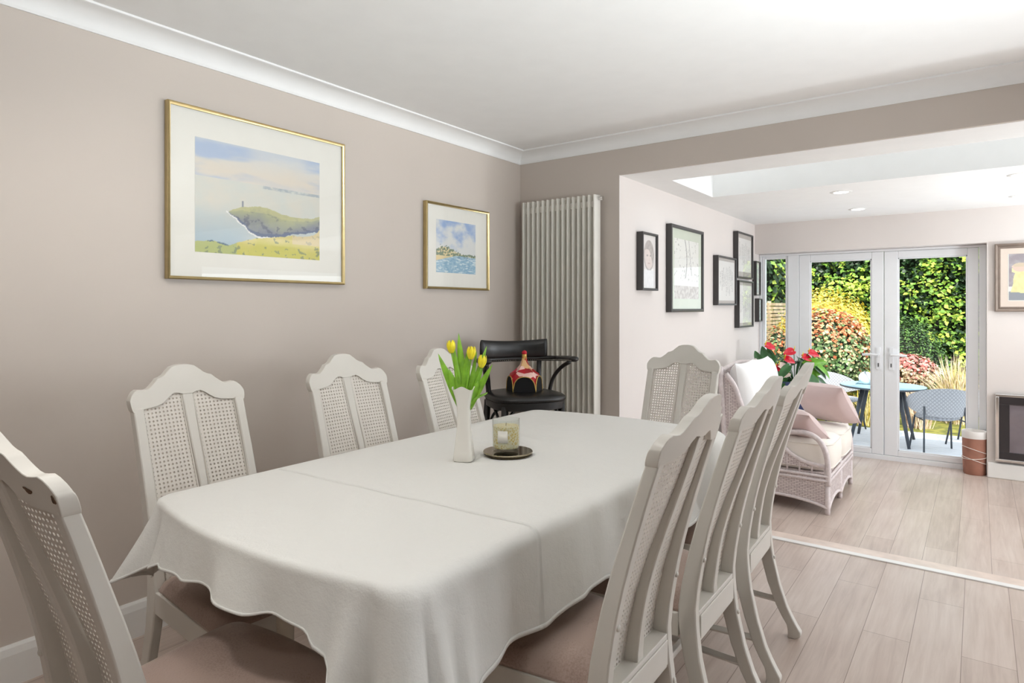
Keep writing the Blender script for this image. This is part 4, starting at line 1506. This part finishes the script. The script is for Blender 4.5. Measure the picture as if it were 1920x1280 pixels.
# hat / headdress standing on the bar chair
ht = thing('jester_hat', 'pointed red and gold hat with black arched sides and red ball top, on black chair', 'hat', (-2.20, 3.115, SZ + .0145), math.radians(-54.8))
NS = 5
R0 = .112
def hexp(r, k):
    a = PI / NS + 2 * PI * k / NS
    return Vector((r * math.cos(a), r * math.sin(a), 0))
for k in range(NS):
    A, B = hexp(R0, k), hexp(R0, k + 1)
    # black arched panel
    b = MB()
    arch = []
    n = 14
    for i in range(n + 1):
        t = i / n
        p = A.lerp(B, t)
        h = .012 + .078 * (1 - abs(2 * t - 1) ** 2.6) ** .55
        arch.append((p, h))
    inner = .985
    vs = [tuple(p) for p, h in arch] + [(p.x, p.y, h) for p, h in arch]
    b.add(vs, [(i, i + 1, n + 2 + i, n + 1 + i) for i in range(n)])
    b.build('arched_panel', M['black_velvet'], ht, solid=.003)
    b = MB().tube([(A.x * 1.01, A.y * 1.01, .0)] + [(p.x * 1.02, p.y * 1.02, h) for p, h in arch] + [(B.x * 1.01, B.y * 1.01, 0)], .0028, 6)
    b.build('gold_braid', M['gold_braid'], ht, smooth='all')
    # faceted crown between arch and spire
    b = MB()
    rows_ = []
    for r, z in ((R0 * .995, None), (.092, .100), (.068, .117), (.046, .135), (.030, .153), (.020, .173), (.016, .195), (.0135, .215)):
        row = []
        for i in range(n + 1):
            t = i / n
            if z is None:
                p = arch[i][0] * .99
                row.append((p.x, p.y, arch[i][1]))
            else:
                p = (hexp(r, k).lerp(hexp(r, k + 1), t))
                row.append((p.x, p.y, z))
        rows_.append(row)
    vs = [p for r in rows_ for p in r]
    m_ = n + 1
    b.add(vs, [(j * m_ + i, j * m_ + i + 1, (j + 1) * m_ + i + 1, (j + 1) * m_ + i) for j in range(len(rows_) - 1) for i in range(n)])
    b.build('crown_facet', M['hat'], ht, smooth=50)
MB().lathe([(.016, .165), (.0145, .19), (.014, .218), (.0005, .219)], 16).build('spire', M['gold_braid'], ht, smooth=True)
MB().ball((0, 0, .226), .0155, 16, 12).build('ball_top', M['red_felt'], ht, smooth='all')

# ------------------------------------------------------------------ wicker sofa (faces +x)
SX, SY, SZ0 = -1.22, 5.33, ZF
sf = thing('wicker_sofa', 'whitewashed wicker two-seat sofa with cream cushions against the pale wall', 'sofa', (SX, SY, SZ0))
fx, bx = .375, -.36      # front / back x (local)
L0, L1 = -.475, .49       # near / far y
ZR_ = .265                # rail height
def arch_panel(p0, p1, z1, arch, zb, name, inset=.0):
    b = MB()
    n = 16
    P0, P1 = Vector(p0), Vector(p1)
    nn = Vector(((P1 - P0).y, -(P1 - P0).x, 0)).normalized() * .008
    rings = []
    for i in range(n + 1):
        t = i / n
        p = P0.lerp(P1, t)
        zl = zb + arch * (1 - (2 * t - 1) ** 2) ** .8
        rings.append([(p.x - nn.x, p.y - nn.y, zl), (p.x + nn.x, p.y + nn.y, zl), (p.x + nn.x, p.y + nn.y, z1), (p.x - nn.x, p.y - nn.y, z1)])
    b.loft(rings)
    b.build(name, M['wicker'], sf, recalc=True)
    MB().tube([(P0.lerp(P1, i / n).x + nn.x, P0.lerp(P1, i / n).y + nn.y, zb + arch * (1 - (2 * i / n - 1) ** 2) ** .8) for i in range(n + 1)], .011, 8).build('edge_cane', M['rattan'], sf, smooth='all')
ym = (L0 + L1) / 2
arch_panel((fx, L0, 0), (fx, ym, 0), ZR_, .05, .045, 'front_panel')
arch_panel((fx, ym, 0), (fx, L1, 0), ZR_, .05, .045, 'front_panel')
arch_panel((bx, L0, 0), (fx, L0, 0), ZR_, .05, .045, 'side_panel')
arch_panel((fx, L1, 0), (bx, L1, 0), ZR_, .05, .045, 'side_panel')
MB().box(bx, fx, L0, L1, ZR_ - .02, ZR_ + .015).build('seat_base', M['wicker'], sf)
for x, y in ((fx, L0), (fx, ym), (fx, L1), (bx, L0), (bx, L1)):
    MB().tube([(x, y, .0), (x, y, .02), (x, y, ZR_ + .04)], [.016, .018, .016], 10).build('foot_post', M['rattan'], sf, smooth='all')
b = MB()
for z in (ZR_, ZR_ - .03):
    b.tube([(bx, L0 - .01, z), (fx + .008, L0 - .01, z), (fx + .012, L0, z), (fx + .012, L1, z), (fx, L1 + .01, z), (bx, L1 + .01, z)], .010, 8)
b.build('rail', M['rattan'], sf, smooth='all')
for s_, yy in ((-1, L0), (1, L1)):
    arm = smooth_path([(-.33, yy, .94), (-.265, yy, .85), (-.225, yy, .74), (-.18, yy, .64), (-.08, yy, .57), (.08, yy, .545), (.22, yy, .555), (.31, yy, .52), (.36, yy, .44), (fx + .003, yy, .33), (fx + .003, yy, .2)], 5)
    MB().tube(arm, .019, 10).build('arm', M['rattan'], sf, smooth='all')
    arm2 = smooth_path([(.02, yy, .545), (.07, yy, .46), (.14, yy, .39), (.24, yy, .345), (.36, yy, .33)], 5)
    MB().tube(arm2, .015, 10).build('arm_loop', M['rattan'], sf, smooth='all')
    b = MB()
    for k in range(9):
        xx = -.30 + k * .082
        zt_ = interp([(-.3, .85), (-.2, .62), (-.08, .53), (.02, .5), (.14, .385), (.36, .33)], xx) if xx < .36 else .33
        b.tube([(xx, yy, ZR_), (xx, yy, zt_)], .006, 6)
    b.build('spindles', M['rattan'], sf, smooth='all')
    # woven infill behind the arm loop
    b = MB()
    n = 12
    rings = []
    for i in range(n + 1):
        xx = bx + .02 + i / n * (.60)
        zt_ = interp([(-.36, .95), (-.3, .88), (-.235, .76), (-.19, .62), (-.08, .54), (.02, .5), (.14, .37), (.26, .32)], xx)
        rings.append([(xx, yy - .004, ZR_ + (.05 if xx > -.1 else .02)), (xx, yy + .004, ZR_ + (.05 if xx > -.1 else .02)), (xx, yy + .004, zt_), (xx, yy - .004, zt_)])
    b.loft(rings)
    b.build('side_weave', M['wicker'], sf, recalc=True)
# back
def backpt(v, z, off=0):
    y = L0 + (L1 - L0) * v
    lean = -.06 * (z - .3)
    return (bx + .03 + lean - .05 * math.sin(PI * v) * .3 + off, y, z)
b = MB()
topz = lambda v: .95 + .035 * math.sin(PI * v)
n = 20
rings = []
for i in range(n + 1):
    v = i / n
    rings.append([backpt(v, ZR_, -.012), backpt(v, topz(v), -.012), backpt(v, topz(v), .012), backpt(v, ZR_, .012)])
b.loft(rings)
b.build('back_weave', M['wicker'], sf, recalc=True)
tp = [(bx + .03 - .06 * .0, L0, ZR_)] + [backpt(0, .6)] + [backpt(i / n, topz(i / n)) for i in range(n + 1)] + [backpt(1, .6), (bx + .03, L1, ZR_)]
MB().tube(smooth_path(tp, 2), .019, 10).build('back_rail', M['rattan'], sf, smooth='all')


def pillow_mesh(w, h, d, name, mat, parent, nch=0, puff=.5, n=22, flat=.0, corner=1.0, pw=3.2):
    b = MB()
    for sgn in (1, -1):
        def fn(u, v):
            s, q = 2 * u - 1, 2 * v - 1
            if sgn < 0:
                s = -s
            e = max(0, (1 - abs(s) ** pw)) ** puff * max(0, (1 - abs(q) ** pw)) ** puff
            pin = 1 - .06 * corner * (1 - abs(s) ** 2) * (abs(q) ** 6) if 0 else 1
            px = s * w / 2 * (1 - .07 * corner * (1 - abs(q) ** 2) * 0 - .05 * corner * (1 - q * q) * 0)
            # edges bow inward between the corners
            px *= 1 - .05 * corner * (1 - q * q)
            py = q * h / 2 * (1 - .05 * corner * (1 - s * s))
            ch = 0
            if nch:
                ch = .022 * (abs(math.sin(s * PI / 2 * nch)) ** .6 - 1) * e
            return (px, py, sgn * (d / 2 * e + ch) if e > 0 else 0)
        b.grid(fn, n * (2 if nch else 1), n)
    o = b.build(name, mat, parent, smooth='all')
    return o


# seat cushions
def box_cushion(x0, x1, y0, y1, z0, z1, name, parent):
    b = MB()
    rings = []
    K = [(0, .90), (.05, .96), (.2, 1.0), (.5, 1.015), (.8, 1.0), (.93, .965), (1.0, .90), (1.03, .7), (1.05, .3), (1.052, .02)]
    cx, cy = (x0 + x1) / 2, (y0 + y1) / 2
    for t, f in K:
        r = []
        for i in range(48):
            a = 2 * PI * i / 48
            c, s_ = math.cos(a), math.sin(a)
            q = (abs(c) ** 7 + abs(s_) ** 7) ** (-1 / 7)
            r.append((cx + (x1 - x0) / 2 * q * c * f, cy + (y1 - y0) / 2 * q * s_ * f, z0 + (z1 - z0) * t))
        rings.append(r)
    b.loft(rings)
    o = b.build(name, M['cushion_cream'], parent, smooth='all')
    p = MB()
    for t, f in ((.12, .985), (.88, .99)):
        r = [(cx + (x1 - x0) / 2 * f * (lambda c, s_: (abs(c) ** 7 + abs(s_) ** 7) ** (-1 / 7) * c)(math.cos(2 * PI * i / 48), math.sin(2 * PI * i / 48)),
              cy + (y1 - y0) / 2 * f * (lambda c, s_: (abs(c) ** 7 + abs(s_) ** 7) ** (-1 / 7) * s_)(math.cos(2 * PI * i / 48), math.sin(2 * PI * i / 48)), z0 + (z1 - z0) * t) for i in range(48)]
        p.tube(r, .005, 6, closed=True)
    p.build('piping', M['cushion_cream'], o, smooth='all')


box_cushion(-.28, .40, L0 + .025, ym - .004, ZR_ + .02, .50, 'seat_cushion', sf)
box_cushion(-.28, .40, ym + .004, L1 - .025, ZR_ + .02, .50, 'seat_cushion', sf)
for k, yy in enumerate((L0 + .25, L1 - .25)):
    o = pillow_mesh(.46, .52, .21, 'back_cushion', M['cushion_white'], sf, nch=4, puff=.45)
    # local x -> along y, local y -> up, local z -> toward +x
    o.matrix_local = Matrix.Translation((-.235, yy, .76)) @ Matrix.Rotation(-.12, 4, 'Y') @ Matrix(((0, 0, 1, 0), (1, 0, 0, 0), (0, 1, 0, 0), (0, 0, 0, 1)))


def pillow(label, loc, rot, w, h, d):
    o = pillow_mesh(w, h, d, 'throw_pillow', M['pink_velvet'], None, puff=.40, corner=1.1, pw=2.0)
    o.matrix_world = Matrix.Translation(loc) @ rot
    tag(o, label, 'pillow')
    # piping round the seam
    pts = []
    n = 40
    for a, bdir in (((-1, -1), (1, 0)), ((1, -1), (0, 1)), ((1, 1), (-1, 0)), ((-1, 1), (0, -1))):
        for i in range(10):
            s, q = a[0] + bdir[0] * 2 * i / 10, a[1] + bdir[1] * 2 * i / 10
            pts.append((s * w / 2 * (1 - .08 * (1 - q * q)), q * h / 2 * (1 - .08 * (1 - s * s)), 0))
    MB().tube(pts, .004, 6, closed=True).build('piping', M['pink_velvet'], o, smooth='all')
    return o


P = Matrix(((0, 0, 1, 0), (1, 0, 0, 0), (0, 1, 0, 0), (0, 0, 0, 1)))
pillow('large dusty pink cushion leaning at the far end of the wicker sofa', (-1.0, 5.62, .515), Matrix.Rotation(math.radians(62), 4, 'Z') @ Matrix.Rotation(math.radians(-38), 4, 'Y') @ Matrix.Rotation(math.radians(-62 + 62), 4, 'Z') @ P, .47, .36, .22)
pillow('smaller pale pink cushion resting against the near arm of the wicker sofa', (-1.08, 4.98, .43), Matrix.Rotation(math.radians(66), 4, 'Z') @ Matrix.Rotation(math.radians(-52), 4, 'Y') @ P, .38, .30, .17)

# ------------------------------------------------------------------ anthurium planter
ap = thing('planter', 'tall navy blue planter at the far end of the sofa, by the narrow window', 'planter', (-1.38, 6.32, ZF), math.radians(8))
MB().loft([[(sx * w, sy * w, z) for sx, sy in ((-1, -1), (1, -1), (1, 1), (-1, 1))] for z, w in ((0, .115), (.76, .15), (.76, .135), (.70, .133))]).build('pot', M['navy'], ap, bevel=.006, recalc=True)
MB().box(-.13, .13, -.13, .13, .69, .715).build('soil', M['soil'], ap)
an = thing('anthurium', 'potted anthurium with red flowers and glossy green leaves in the navy planter', 'plant', (-1.38, 6.32, ZF + .715))
random.seed(11)


def heart_leaf(base, c, nrm, dirv, ln, wd, name, mat, parent):
    nrm = Vector(nrm).normalized()
    dirv = Vector(dirv)
    dirv = (dirv - nrm * dirv.dot(nrm)).normalized()
    sd = dirv.cross(nrm)
    b = MB()
    c = Vector(c)
    def fn(u, v):
        t = v
        w = wd * .5 * (math.sin(PI * (t * .96 + .02) ** .7)) ** .7
        s = 2 * u - 1
        back = -.12 * ln * abs(s) * (1 - t) ** 3
        return tuple(c + dirv * (ln * t + back) + sd * (w * s) + nrm * (-.25 * ln * t * t + abs(s) * w * .25))
    b.grid(fn, 6, 8)
    o = b.build(name, mat, parent, smooth='all')
    MB().tube(smooth_path([base, tuple(Vector(base).lerp(c, .5) + Vector((0, 0, .03))), tuple(c)], 4), .0035, 6).build('stem', M['leaf_dark'], parent, smooth='all')
    return o


for k in range(34):
    a = random.uniform(0, 2 * PI)
    r = random.uniform(.05, .27)
    z = random.uniform(.02, .22) + (.27 - r) * .25
    d = Vector((math.cos(a), math.sin(a), .15))
    heart_leaf((0, 0, 0), (r * math.cos(a) * .75, r * math.sin(a) * .75, z), (math.cos(a) * .6 + fv.x * .5, math.sin(a) * .6 + fv.y * .5, .8), d, random.uniform(.12, .17), random.uniform(.07, .10), 'leaf', M['leaf_light'] if random.random() < .28 else M['leaf_dark'], an)
for (r_, z, ln) in ((-.42, .20, .13), (-.35, .23, .14), (-.28, .22, .14), (-.20, .10, .13), (-.30, .10, .12), (.10, .20, .19), (.20, .13, .17)):
    c = rv * (r_ * .78) + fv * .03 + Vector((0, 0, z))
    heart_leaf((0, 0, 0), tuple(c), tuple(fv + rv * random.uniform(-.5, .5)), (r_ * .8, r_ * .5, 1.0) if r_ < 0 else tuple(rv * .9 + Vector((0, 0, .1))), ln, ln * .55, 'leaf', M['leaf_light'] if r_ > 0 else M['leaf_dark'], an)
for (r_, z, m) in ((-.37, .375, 'anthurium_red'), (-.14, .25, 'anthurium_red'), (-.03, .325, 'anthurium_red'), (.145, .31, 'anthurium_red'), (-.25, .17, 'anthurium_red'), (-.21, .19, 'anthurium_pale'), (-.09, .12, 'anthurium_pale'), (.07, .27, 'anthurium_red')):
    c = rv * (r_ * .78) + fv * .04 + Vector((0, 0, z))
    heart_leaf((0, 0, 0), tuple(c), tuple(fv + Vector((0, 0, .9))), tuple(rv * random.choice((-1, 1)) + fv * .4), .10, .085, 'flower', M[m], an)
    MB().tube([tuple(c + Vector((0, 0, .004))), tuple(c + Vector((.01, -.01, .045)))], [.0045, .003], 6).build('spadix', M['tulip_yellow'], an, smooth='all')

# ------------------------------------------------------------------ terracotta pot with string, electric fire
tp_ = thing('tall_pot', 'tall terracotta pot with white glazed rim and string, on the floor by the right door', 'pot', (-.028, 6.83 - .02, ZF))
MB().lathe([(.0005, 0), (.075, 0), (.080, .006), (.084, .1), (.087, .2), (.088, .315), (.088, .318)], 40).build('pot_body', M['terracotta'], tp_, smooth=40)
MB().lathe([(.090, .312), (.091, .335), (.092, .368), (.089, .374), (.080, .372), (.079, .33), (.0005, .325)], 40).build('glazed_rim', M['white_glaze'], tp_, smooth=40)
for z0_, tilt in ((.21, .03), (.145, -.012), (.12, .03)):
    MB().tube([(.0905 * math.cos(a), .0905 * math.sin(a), z0_ - tilt * math.cos(a - .4)) for a in [2 * PI * k / 40 for k in range(40)]], .0025, 6, closed=True).build('string', M['string'], tp_, smooth='all')

fr = thing('electric_fire', 'chrome-edged black glass electric fire set in the wall right of the doors', 'fireplace', (.62, YE, .268))
X0, X1, Z0, Z1 = -.505, .505, -.283, .283
b = MB()
b.box(X0, X1, -.05, -.001, Z1 - .022, Z1).box(X0, X1, -.05, -.001, Z0, Z0 + .022).box(X0, X0 + .025, -.05, -.001, Z0 + .022, Z1 - .022).box(X1 - .025, X1, -.05, -.001, Z0 + .022, Z1 - .022)
b.build('chrome_frame', M['chrome'], fr, bevel=.004)
b = MB()
b.box(X0 + .025, X1 - .025, -.042, -.001, Z1 - .085, Z1 - .022).box(X0 + .025, X1 - .025, -.042, -.001, Z0 + .022, Z0 + .08)
b.box(X0 + .025, X0 + .095, -.042, -.001, Z0 + .08, Z1 - .085).box(X1 - .095, X1 - .025, -.042, -.001, Z0 + .08, Z1 - .085)
b.build('black_surround', M['fire_black'], fr, bevel=.002)
MB().box(X0 + .095, X1 - .095, -.03, -.001, Z0 + .08, Z1 - .085).build('glass_screen', M['fire_glass'], fr)

# ------------------------------------------------------------------ garden
ZG = -0.5
dk = thing('deck', 'pale grey composite decking outside the garden doors', 'decking', (0, YD + .1, ZG))
b = MB()
y = 0.0
while y < 3.55:
    b.box(-3.15, 3.5, y, y + .138, -.03, 0)
    y += .146
b.build('boards', M['deck'], dk, bevel=.003, seg=1)
MB().box(-3.15, 3.5, 0, 3.55, -.09, -.032).build('joists', M['dark_metal'], dk)
b = MB()
b.box(-12, 12, YD - .2, 30, -.9, -.6).build('ground', M['border'])
bpy.data.objects['ground']['kind'] = 'structure'
lw = MB()
lw.grid(lambda u, v: (-3.15 + 8.75 * u, 10.62 + 3.0 * v, -.545 + .01 * math.sin(u * 40) * math.sin(v * 17)), 40, 14)
lawn = lw.build('lawn', M['lawn'], smooth='all', solid=.0)
tag(lawn, 'short lawn beyond the decking', 'grass', kind='stuff')
MB().box(-3.15, 5.6, 10.62, 13.62, -.6, -.56).build('turf_base', M['border'], lawn)


def leaf_cloud(mb, pts, size, mats, rnd, up=.3):
    """pts: (pos, normal, material index)"""
    for p, nn, mi in pts:
        p = Vector(p)
        nn = (Vector(nn) + Vector((rnd.uniform(-.8, .8), rnd.uniform(-.8, .8), rnd.uniform(-.5, .9) + up))).normalized()
        d = Vector((rnd.uniform(-1, 1), rnd.uniform(-1, 1), rnd.uniform(-1, .6)))
        d = (d - nn * d.dot(nn)).normalized()
        s = d.cross(nn)
        L = size * rnd.uniform(.7, 1.3)
        w = L * .42
        mb.add([p, p + d * L * .4 + s * w, p + d * L - nn * L * .15, p + d * L * .4 - s * w], [(0, 1, 2, 3)], mi)


def pick(rnd, wts):
    r = rnd.random() * sum(wts)
    for i, w in enumerate(wts):
        r -= w
        if r <= 0:
            return i
    return 0


rnd = random.Random(3)
# laurel hedge
hd = thing('laurel_hedge', 'tall bright green laurel hedge closing the end of the garden', 'hedge', (0, 16.8, ZG - .1))
mb = MB()
pts = []
for k in range(22000):
    x = rnd.uniform(-6.2, 2.2)
    z = rnd.uniform(0, 4.6)
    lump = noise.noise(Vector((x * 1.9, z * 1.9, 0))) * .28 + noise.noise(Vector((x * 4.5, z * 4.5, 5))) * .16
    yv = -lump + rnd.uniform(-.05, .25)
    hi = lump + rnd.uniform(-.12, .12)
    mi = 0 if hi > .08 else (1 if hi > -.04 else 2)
    pts.append(((x, yv, z), (0, -.8, .3), mi))
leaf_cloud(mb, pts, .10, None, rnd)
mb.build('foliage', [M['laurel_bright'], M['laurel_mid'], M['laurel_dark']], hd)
MB().box(-6.3, 2.3, .35, 1.2, 0, 4.6).build('foliage_core', M['hedge_core'], hd)  # solid dark backing, stands for the shade behind the leaves
# dark tree at left, beyond the fence
tr = thing('dark_tree', 'dark evergreen tree behind the slatted fence, seen through the narrow window', 'tree', (-4.6, 15.0, ZG - .1))
mb = MB()
pts = []
for k in range(3800):
    a, e = rnd.uniform(0, 2 * PI), rnd.uniform(-1, 1)
    c = math.sqrt(1 - e * e)
    rr = rnd.uniform(.85, 1.08)
    n_ = (c * math.cos(a), c * math.sin(a), e)
    f = noise.noise(Vector(n_) * 3)
    pts.append(((n_[0] * 1.1 * rr, n_[1] * 1.0 * rr, 2.7 + n_[2] * 1.8 * rr), n_, pick(rnd, (.3, 1.2, 7)) if f < .22 else pick(rnd, (2, 2, 3))))
leaf_cloud(mb, pts, .13, None, rnd)
mb.build('foliage', [M['laurel_bright'], M['laurel_mid'], M['laurel_dark']], tr)
MB().ball((0, 0, 2.7), (.9, .85, 1.55), 20, 14).build('foliage_core', M['hedge_core'], tr, smooth='all')
MB().tube([(0, 0, 0), (0, 0, 1.4)], .12, 10).build('trunk', M['branch'], tr)


def bush(name, label, cat, cx, cy, zc, rx, ry, rz, count, size, keys, wfn, core='hedge_core', up=.3, trunk=True):
    t = thing(name, label, cat, (cx, cy, ZG - .1))
    mb = MB()
    pts = []
    for k in range(count):
        a, e = rnd.uniform(0, 2 * PI), rnd.uniform(-.9, 1)
        c = math.sqrt(1 - e * e)
        n_ = Vector((c * math.cos(a), c * math.sin(a), e))
        rr = rnd.uniform(.86, 1.05) + .08 * noise.noise(n_ * 2.5)
        pts.append(((n_.x * rx * rr, n_.y * ry * rr, zc - ZG + .1 + n_.z * rz * rr), tuple(n_), pick(rnd, wfn(n_))))
    leaf_cloud(mb, pts, size, None, rnd, up)
    mb.build('foliage', [M[k] for k in keys], t)
    MB().ball((0, 0, zc - ZG + .1), (rx * .84, ry * .84, rz * .84), 20, 14).build('foliage_core', M[core], t, smooth='all')
    if zc - rz * .8 > ZG:
        b = MB()
        for q in (-.1, .0, .12):
            b.tube([(q * .6, 0, 0), (q * 1.6, q, zc - rz * .6 - ZG + .1)], .018, 6)
        b.build('stems', M['branch'], t)
    return t


bush('golden_shrub', 'large domed golden-yellow shrub behind the red-tipped bush', 'shrub', -2.3, 13.0, .48, .88, .8, 1.1, 8000, .05, ['golden', 'golden_deep', 'laurel_bright'], lambda n: (6, 3, 1 if n.z > 0 else 3), 'golden_deep')
bush('golden_shrub', 'low yellow-green shrub under the red-tipped bush, near the left door pane', 'shrub', -1.5, 12.05, .22, .38, .28, .5, 2600, .05, ['golden', 'golden_deep', 'laurel_mid'], lambda n: (3, 3, 3), 'laurel_dark')
bush('photinia_bush', 'photinia bush with orange-red tips and green leaves in front of the golden shrub', 'shrub', -1.98, 11.3, .58, .64, .42, .66, 5200, .062, ['photinia_red', 'photinia_pink', 'photinia_green', 'photinia_pale'], lambda n: (4, 4, 1.2, 2) if n.z > .35 else ((1.6, 1.2, 4, 3) if n.z > -.1 else (.3, .3, 6, 3)), 'laurel_dark')
bush('photinia_bush', 'smaller photinia with red tips in front of the slatted fence, seen through the narrow window', 'shrub', -2.80, 11.6, .42, .22, .2, .52, 650, .065, ['photinia_red', 'photinia_pink', 'photinia_green', 'photinia_pale'], lambda n: (3, 3, 3, 2) if n.z > .1 else (.5, .5, 6, 3), 'laurel_dark')
bush('clipped_shrub', 'dark green clipped dome shrub seen through the right door pane', 'shrub', -1.12, 14.0, .15, .66, .6, .92, 9000, .036, ['conifer', 'conifer_light', 'laurel_dark'], lambda n: (5, 2 if n.z > .3 else .6, 2), 'hedge_core')
bush('pink_shrub', 'low pink-red leafy shrub in front of the clipped dome', 'shrub', -.98, 12.95, .18, .44, .3, .28, 1800, .06, ['nandina', 'nandina_pale', 'straw'], lambda n: (5, 2, 1) if n.z > .2 else (1, 4, 3), 'border')
# ornamental grasses
for (gx, gy, gr, n_, lab, mats) in ((-.28, 12.15, .55, 520, 'tall straw-coloured ornamental grass clump by the right edge of the door pane', ('straw', 'straw_green')), (-.74, 11.35, .28, 220, 'low arching dry grass tuft left of the tall straw grass', ('straw', 'nandina_pale')), (-1.42, 11.15, .2, 160, 'low olive grass tuft below the photinia', ('straw_green', 'golden_deep'))):
    t = thing('ornamental_grass', lab, 'grass', (gx, gy, ZG - .08))
    mb = MB()
    for k in range(n_):
        a = rnd.uniform(0, 2 * PI)
        h = rnd.uniform(.55, 1.28) * (gr / .55) ** .6
        sp = rnd.uniform(.1, 1) * gr
        b0 = Vector((rnd.gauss(0, .06), rnd.gauss(0, .06), 0))
        tipp = b0 + Vector((math.cos(a) * sp, math.sin(a) * sp, h * (1 - .35 * sp / gr)))
        mid = b0.lerp(tipp, .55) + Vector((0, 0, h * .16))
        s = Vector((.8, .6, 0)) * .006
        mb.add([b0 - s, b0 + s, mid + s, mid - s, tipp], [(0, 1, 2, 3), (3, 2, 4)], 0 if rnd.random() < .6 else 1)
    mb.build('blades', [M[m] for m in mats], t)

# slatted fence on the left
fe = thing('slatted_fence', 'pale horizontal slatted timber fence along the left of the garden', 'fence', (-3.32, 12.0, ZG - .1))
b = MB()
for k in range(26):
    b.box(-.012, .012, -4.2, 3.6, .06 + k * .074, .06 + k * .074 + .056)
b.build('slats', M['fence'], fe)
for yy in (-4.2, -2.4, -.6, 1.2, 3.0):
    MB().box(-.07, -.012, yy, yy + .07, 0, 2.0).build('post', M['fence'], fe)

# outdoor chairs and table
def make_garden_chair():
    t = thing('garden_chair', 'x', 'chair')
    b = MB()
    hh = .45
    def seat_ring(f, z):
        r = []
        for i in range(32):
            a = 2 * PI * i / 32
            r.append((.235 * f * math.cos(a), .02 + .225 * f * math.sin(a), z))
        return r
    b.loft([seat_ring(.8, hh - .045), seat_ring(.97, hh - .03), seat_ring(1, hh - .01), seat_ring(.95, hh + .008), seat_ring(.7, hh + .018), seat_ring(.3, hh + .02), seat_ring(.02, hh + .02)])
    b.build('seat', M['quilt'], t, smooth='all', uv=lambda co: (co.x, co.y))
    b = MB()
    nu, nv = 30, 8
    def shell(u, v, off):
        ph = (u - .5) * math.radians(215)
        r = (.285 + off) * (1 + .05 * v)
        c = math.cos(ph * .5) 
        top = .60 + .21 * max(0, math.cos(ph * .83)) ** .8
        bot = .56 - .10 * max(0, math.cos(ph * .83)) ** 1.0
        if abs(u - .5) > .48:
            pass
        z = bot + (top - bot) * v
        return (r * math.sin(ph) * 1.04, -(r) * math.cos(ph) + .03 - .03 * (z - .5) * 2 * c, z)
    vs = [shell(i / nu, j / nv, .012) for j in range(nv + 1) for i in range(nu + 1)] + [shell(i / nu, j / nv, -.012) for j in range(nv + 1) for i in range(nu + 1)]
    q = (nu + 1) * (nv + 1)
    w = nu + 1
    fs = []
    for j in range(nv):
        for i in range(nu):
            a = j * w + i
            fs.append((a, a + 1, a + w + 1, a + w))
            fs.append((q + a, q + a + w, q + a + w + 1, q + a + 1))
    for i in range(nu):
        fs.append((i, q + i, q + i + 1, i + 1))
        a = nv * w + i
        fs.append((a, a + 1, q + a + 1, q + a))
    for j in range(nv):
        a = j * w
        fs.append((a, a + w, q + a + w, q + a))
        a = j * w + nu
        fs.append((a, q + a, q + a + w, a + w))
    b.add(vs, fs)
    b.build('shell_back', M['quilt'], t, smooth=60, recalc=True, uv=lambda co: (math.atan2(co.x, -co.y) * .29, co.z))
    for sx, sy in ((-1, 1), (1, 1), (-1, -1), (1, -1)):
        top = (sx * .2, .17, hh - .03) if sy > 0 else (sx * .215, -.19, .58)
        MB().tube([top, (sx * .235, sy * .24, 0)], .011, 8).build('leg', M['dark_metal'], t, smooth='all')
    b = MB().tube([(-.222, -.2, hh - .04), (-.2, .17, hh - .04), (.2, .17, hh - .04), (.222, -.2, hh - .04)], .009, 6)
    b.build('seat_frame', M['dark_metal'], t)
    return t


gc0 = make_garden_chair()
gg = 'grey quilted garden chairs round the outdoor table'
for i, (x, y, r, lab) in enumerate(((-.40, 9.40, 22, 'grey quilted garden chair with its back to the doors, nearest, in the right pane'),
                                   (-.05, 10.15, 75, 'grey quilted garden chair behind the nearest one, cut by the right door frame'),
                                   (-1.72, 9.25, -55, 'grey quilted garden chair at the left of the table, nearer, behind the planter'),
                                   (-1.64, 10.4, -115, 'grey quilted garden chair at the left of the table, further one'))):
    c = gc0 if i == 0 else copy_tree(gc0)
    c.location = (x, y, ZG)
    c.rotation_euler = (0, 0, math.radians(r))
    c['label'] = lab
    c['group'] = gg
gt = thing('garden_table', 'round dark-edged glass-topped garden table with splayed legs on the decking', 'table', (-1.03, 9.72, ZG))
MB().lathe([(.0005, .715), (.49, .715), (.505, .722), (.505, .730), (.5, .735)], 56).build('top_frame', M['dark_metal'], gt, smooth=30)
M['table_glass'] = plain('sky_tinted_table_glass', srgb(158, 194, 210), 0.35, var=.05)  # reflected sky blue painted into the base colour
MB().lathe([(.0005, .737), (.497, .737), (.5, .7395), (.497, .742), (.0005, .742)], 56).build('glass_top', M['table_glass'], gt, smooth=30)
for sx, sy in ((-1, 1), (1, 1), (-1, -1), (1, -1)):
    MB().tube([(sx * .2, sy * .2, .715), (sx * .33, sy * .36, 0)], [.032, .018], 8).build('leg', M['dark_metal'], gt, smooth='all')
nk = MB()
nk.ball((0, 0, .085), (.09, .08, .085), 14, 8)
nk.grid(lambda u, v: (-.12 + .24 * u, -.09 + .18 * v, .002 + .19 * (1 - abs(2 * u - 1)) ** 1.5 * (1 - .4 * v)), 6, 6)
o = nk.build('cloth_bundle', M['cushion_white'], smooth='all', loc=(-1.22, 9.7, ZG + .744))
tag(o, 'crumpled white cloth lying on the garden table', 'cloth')
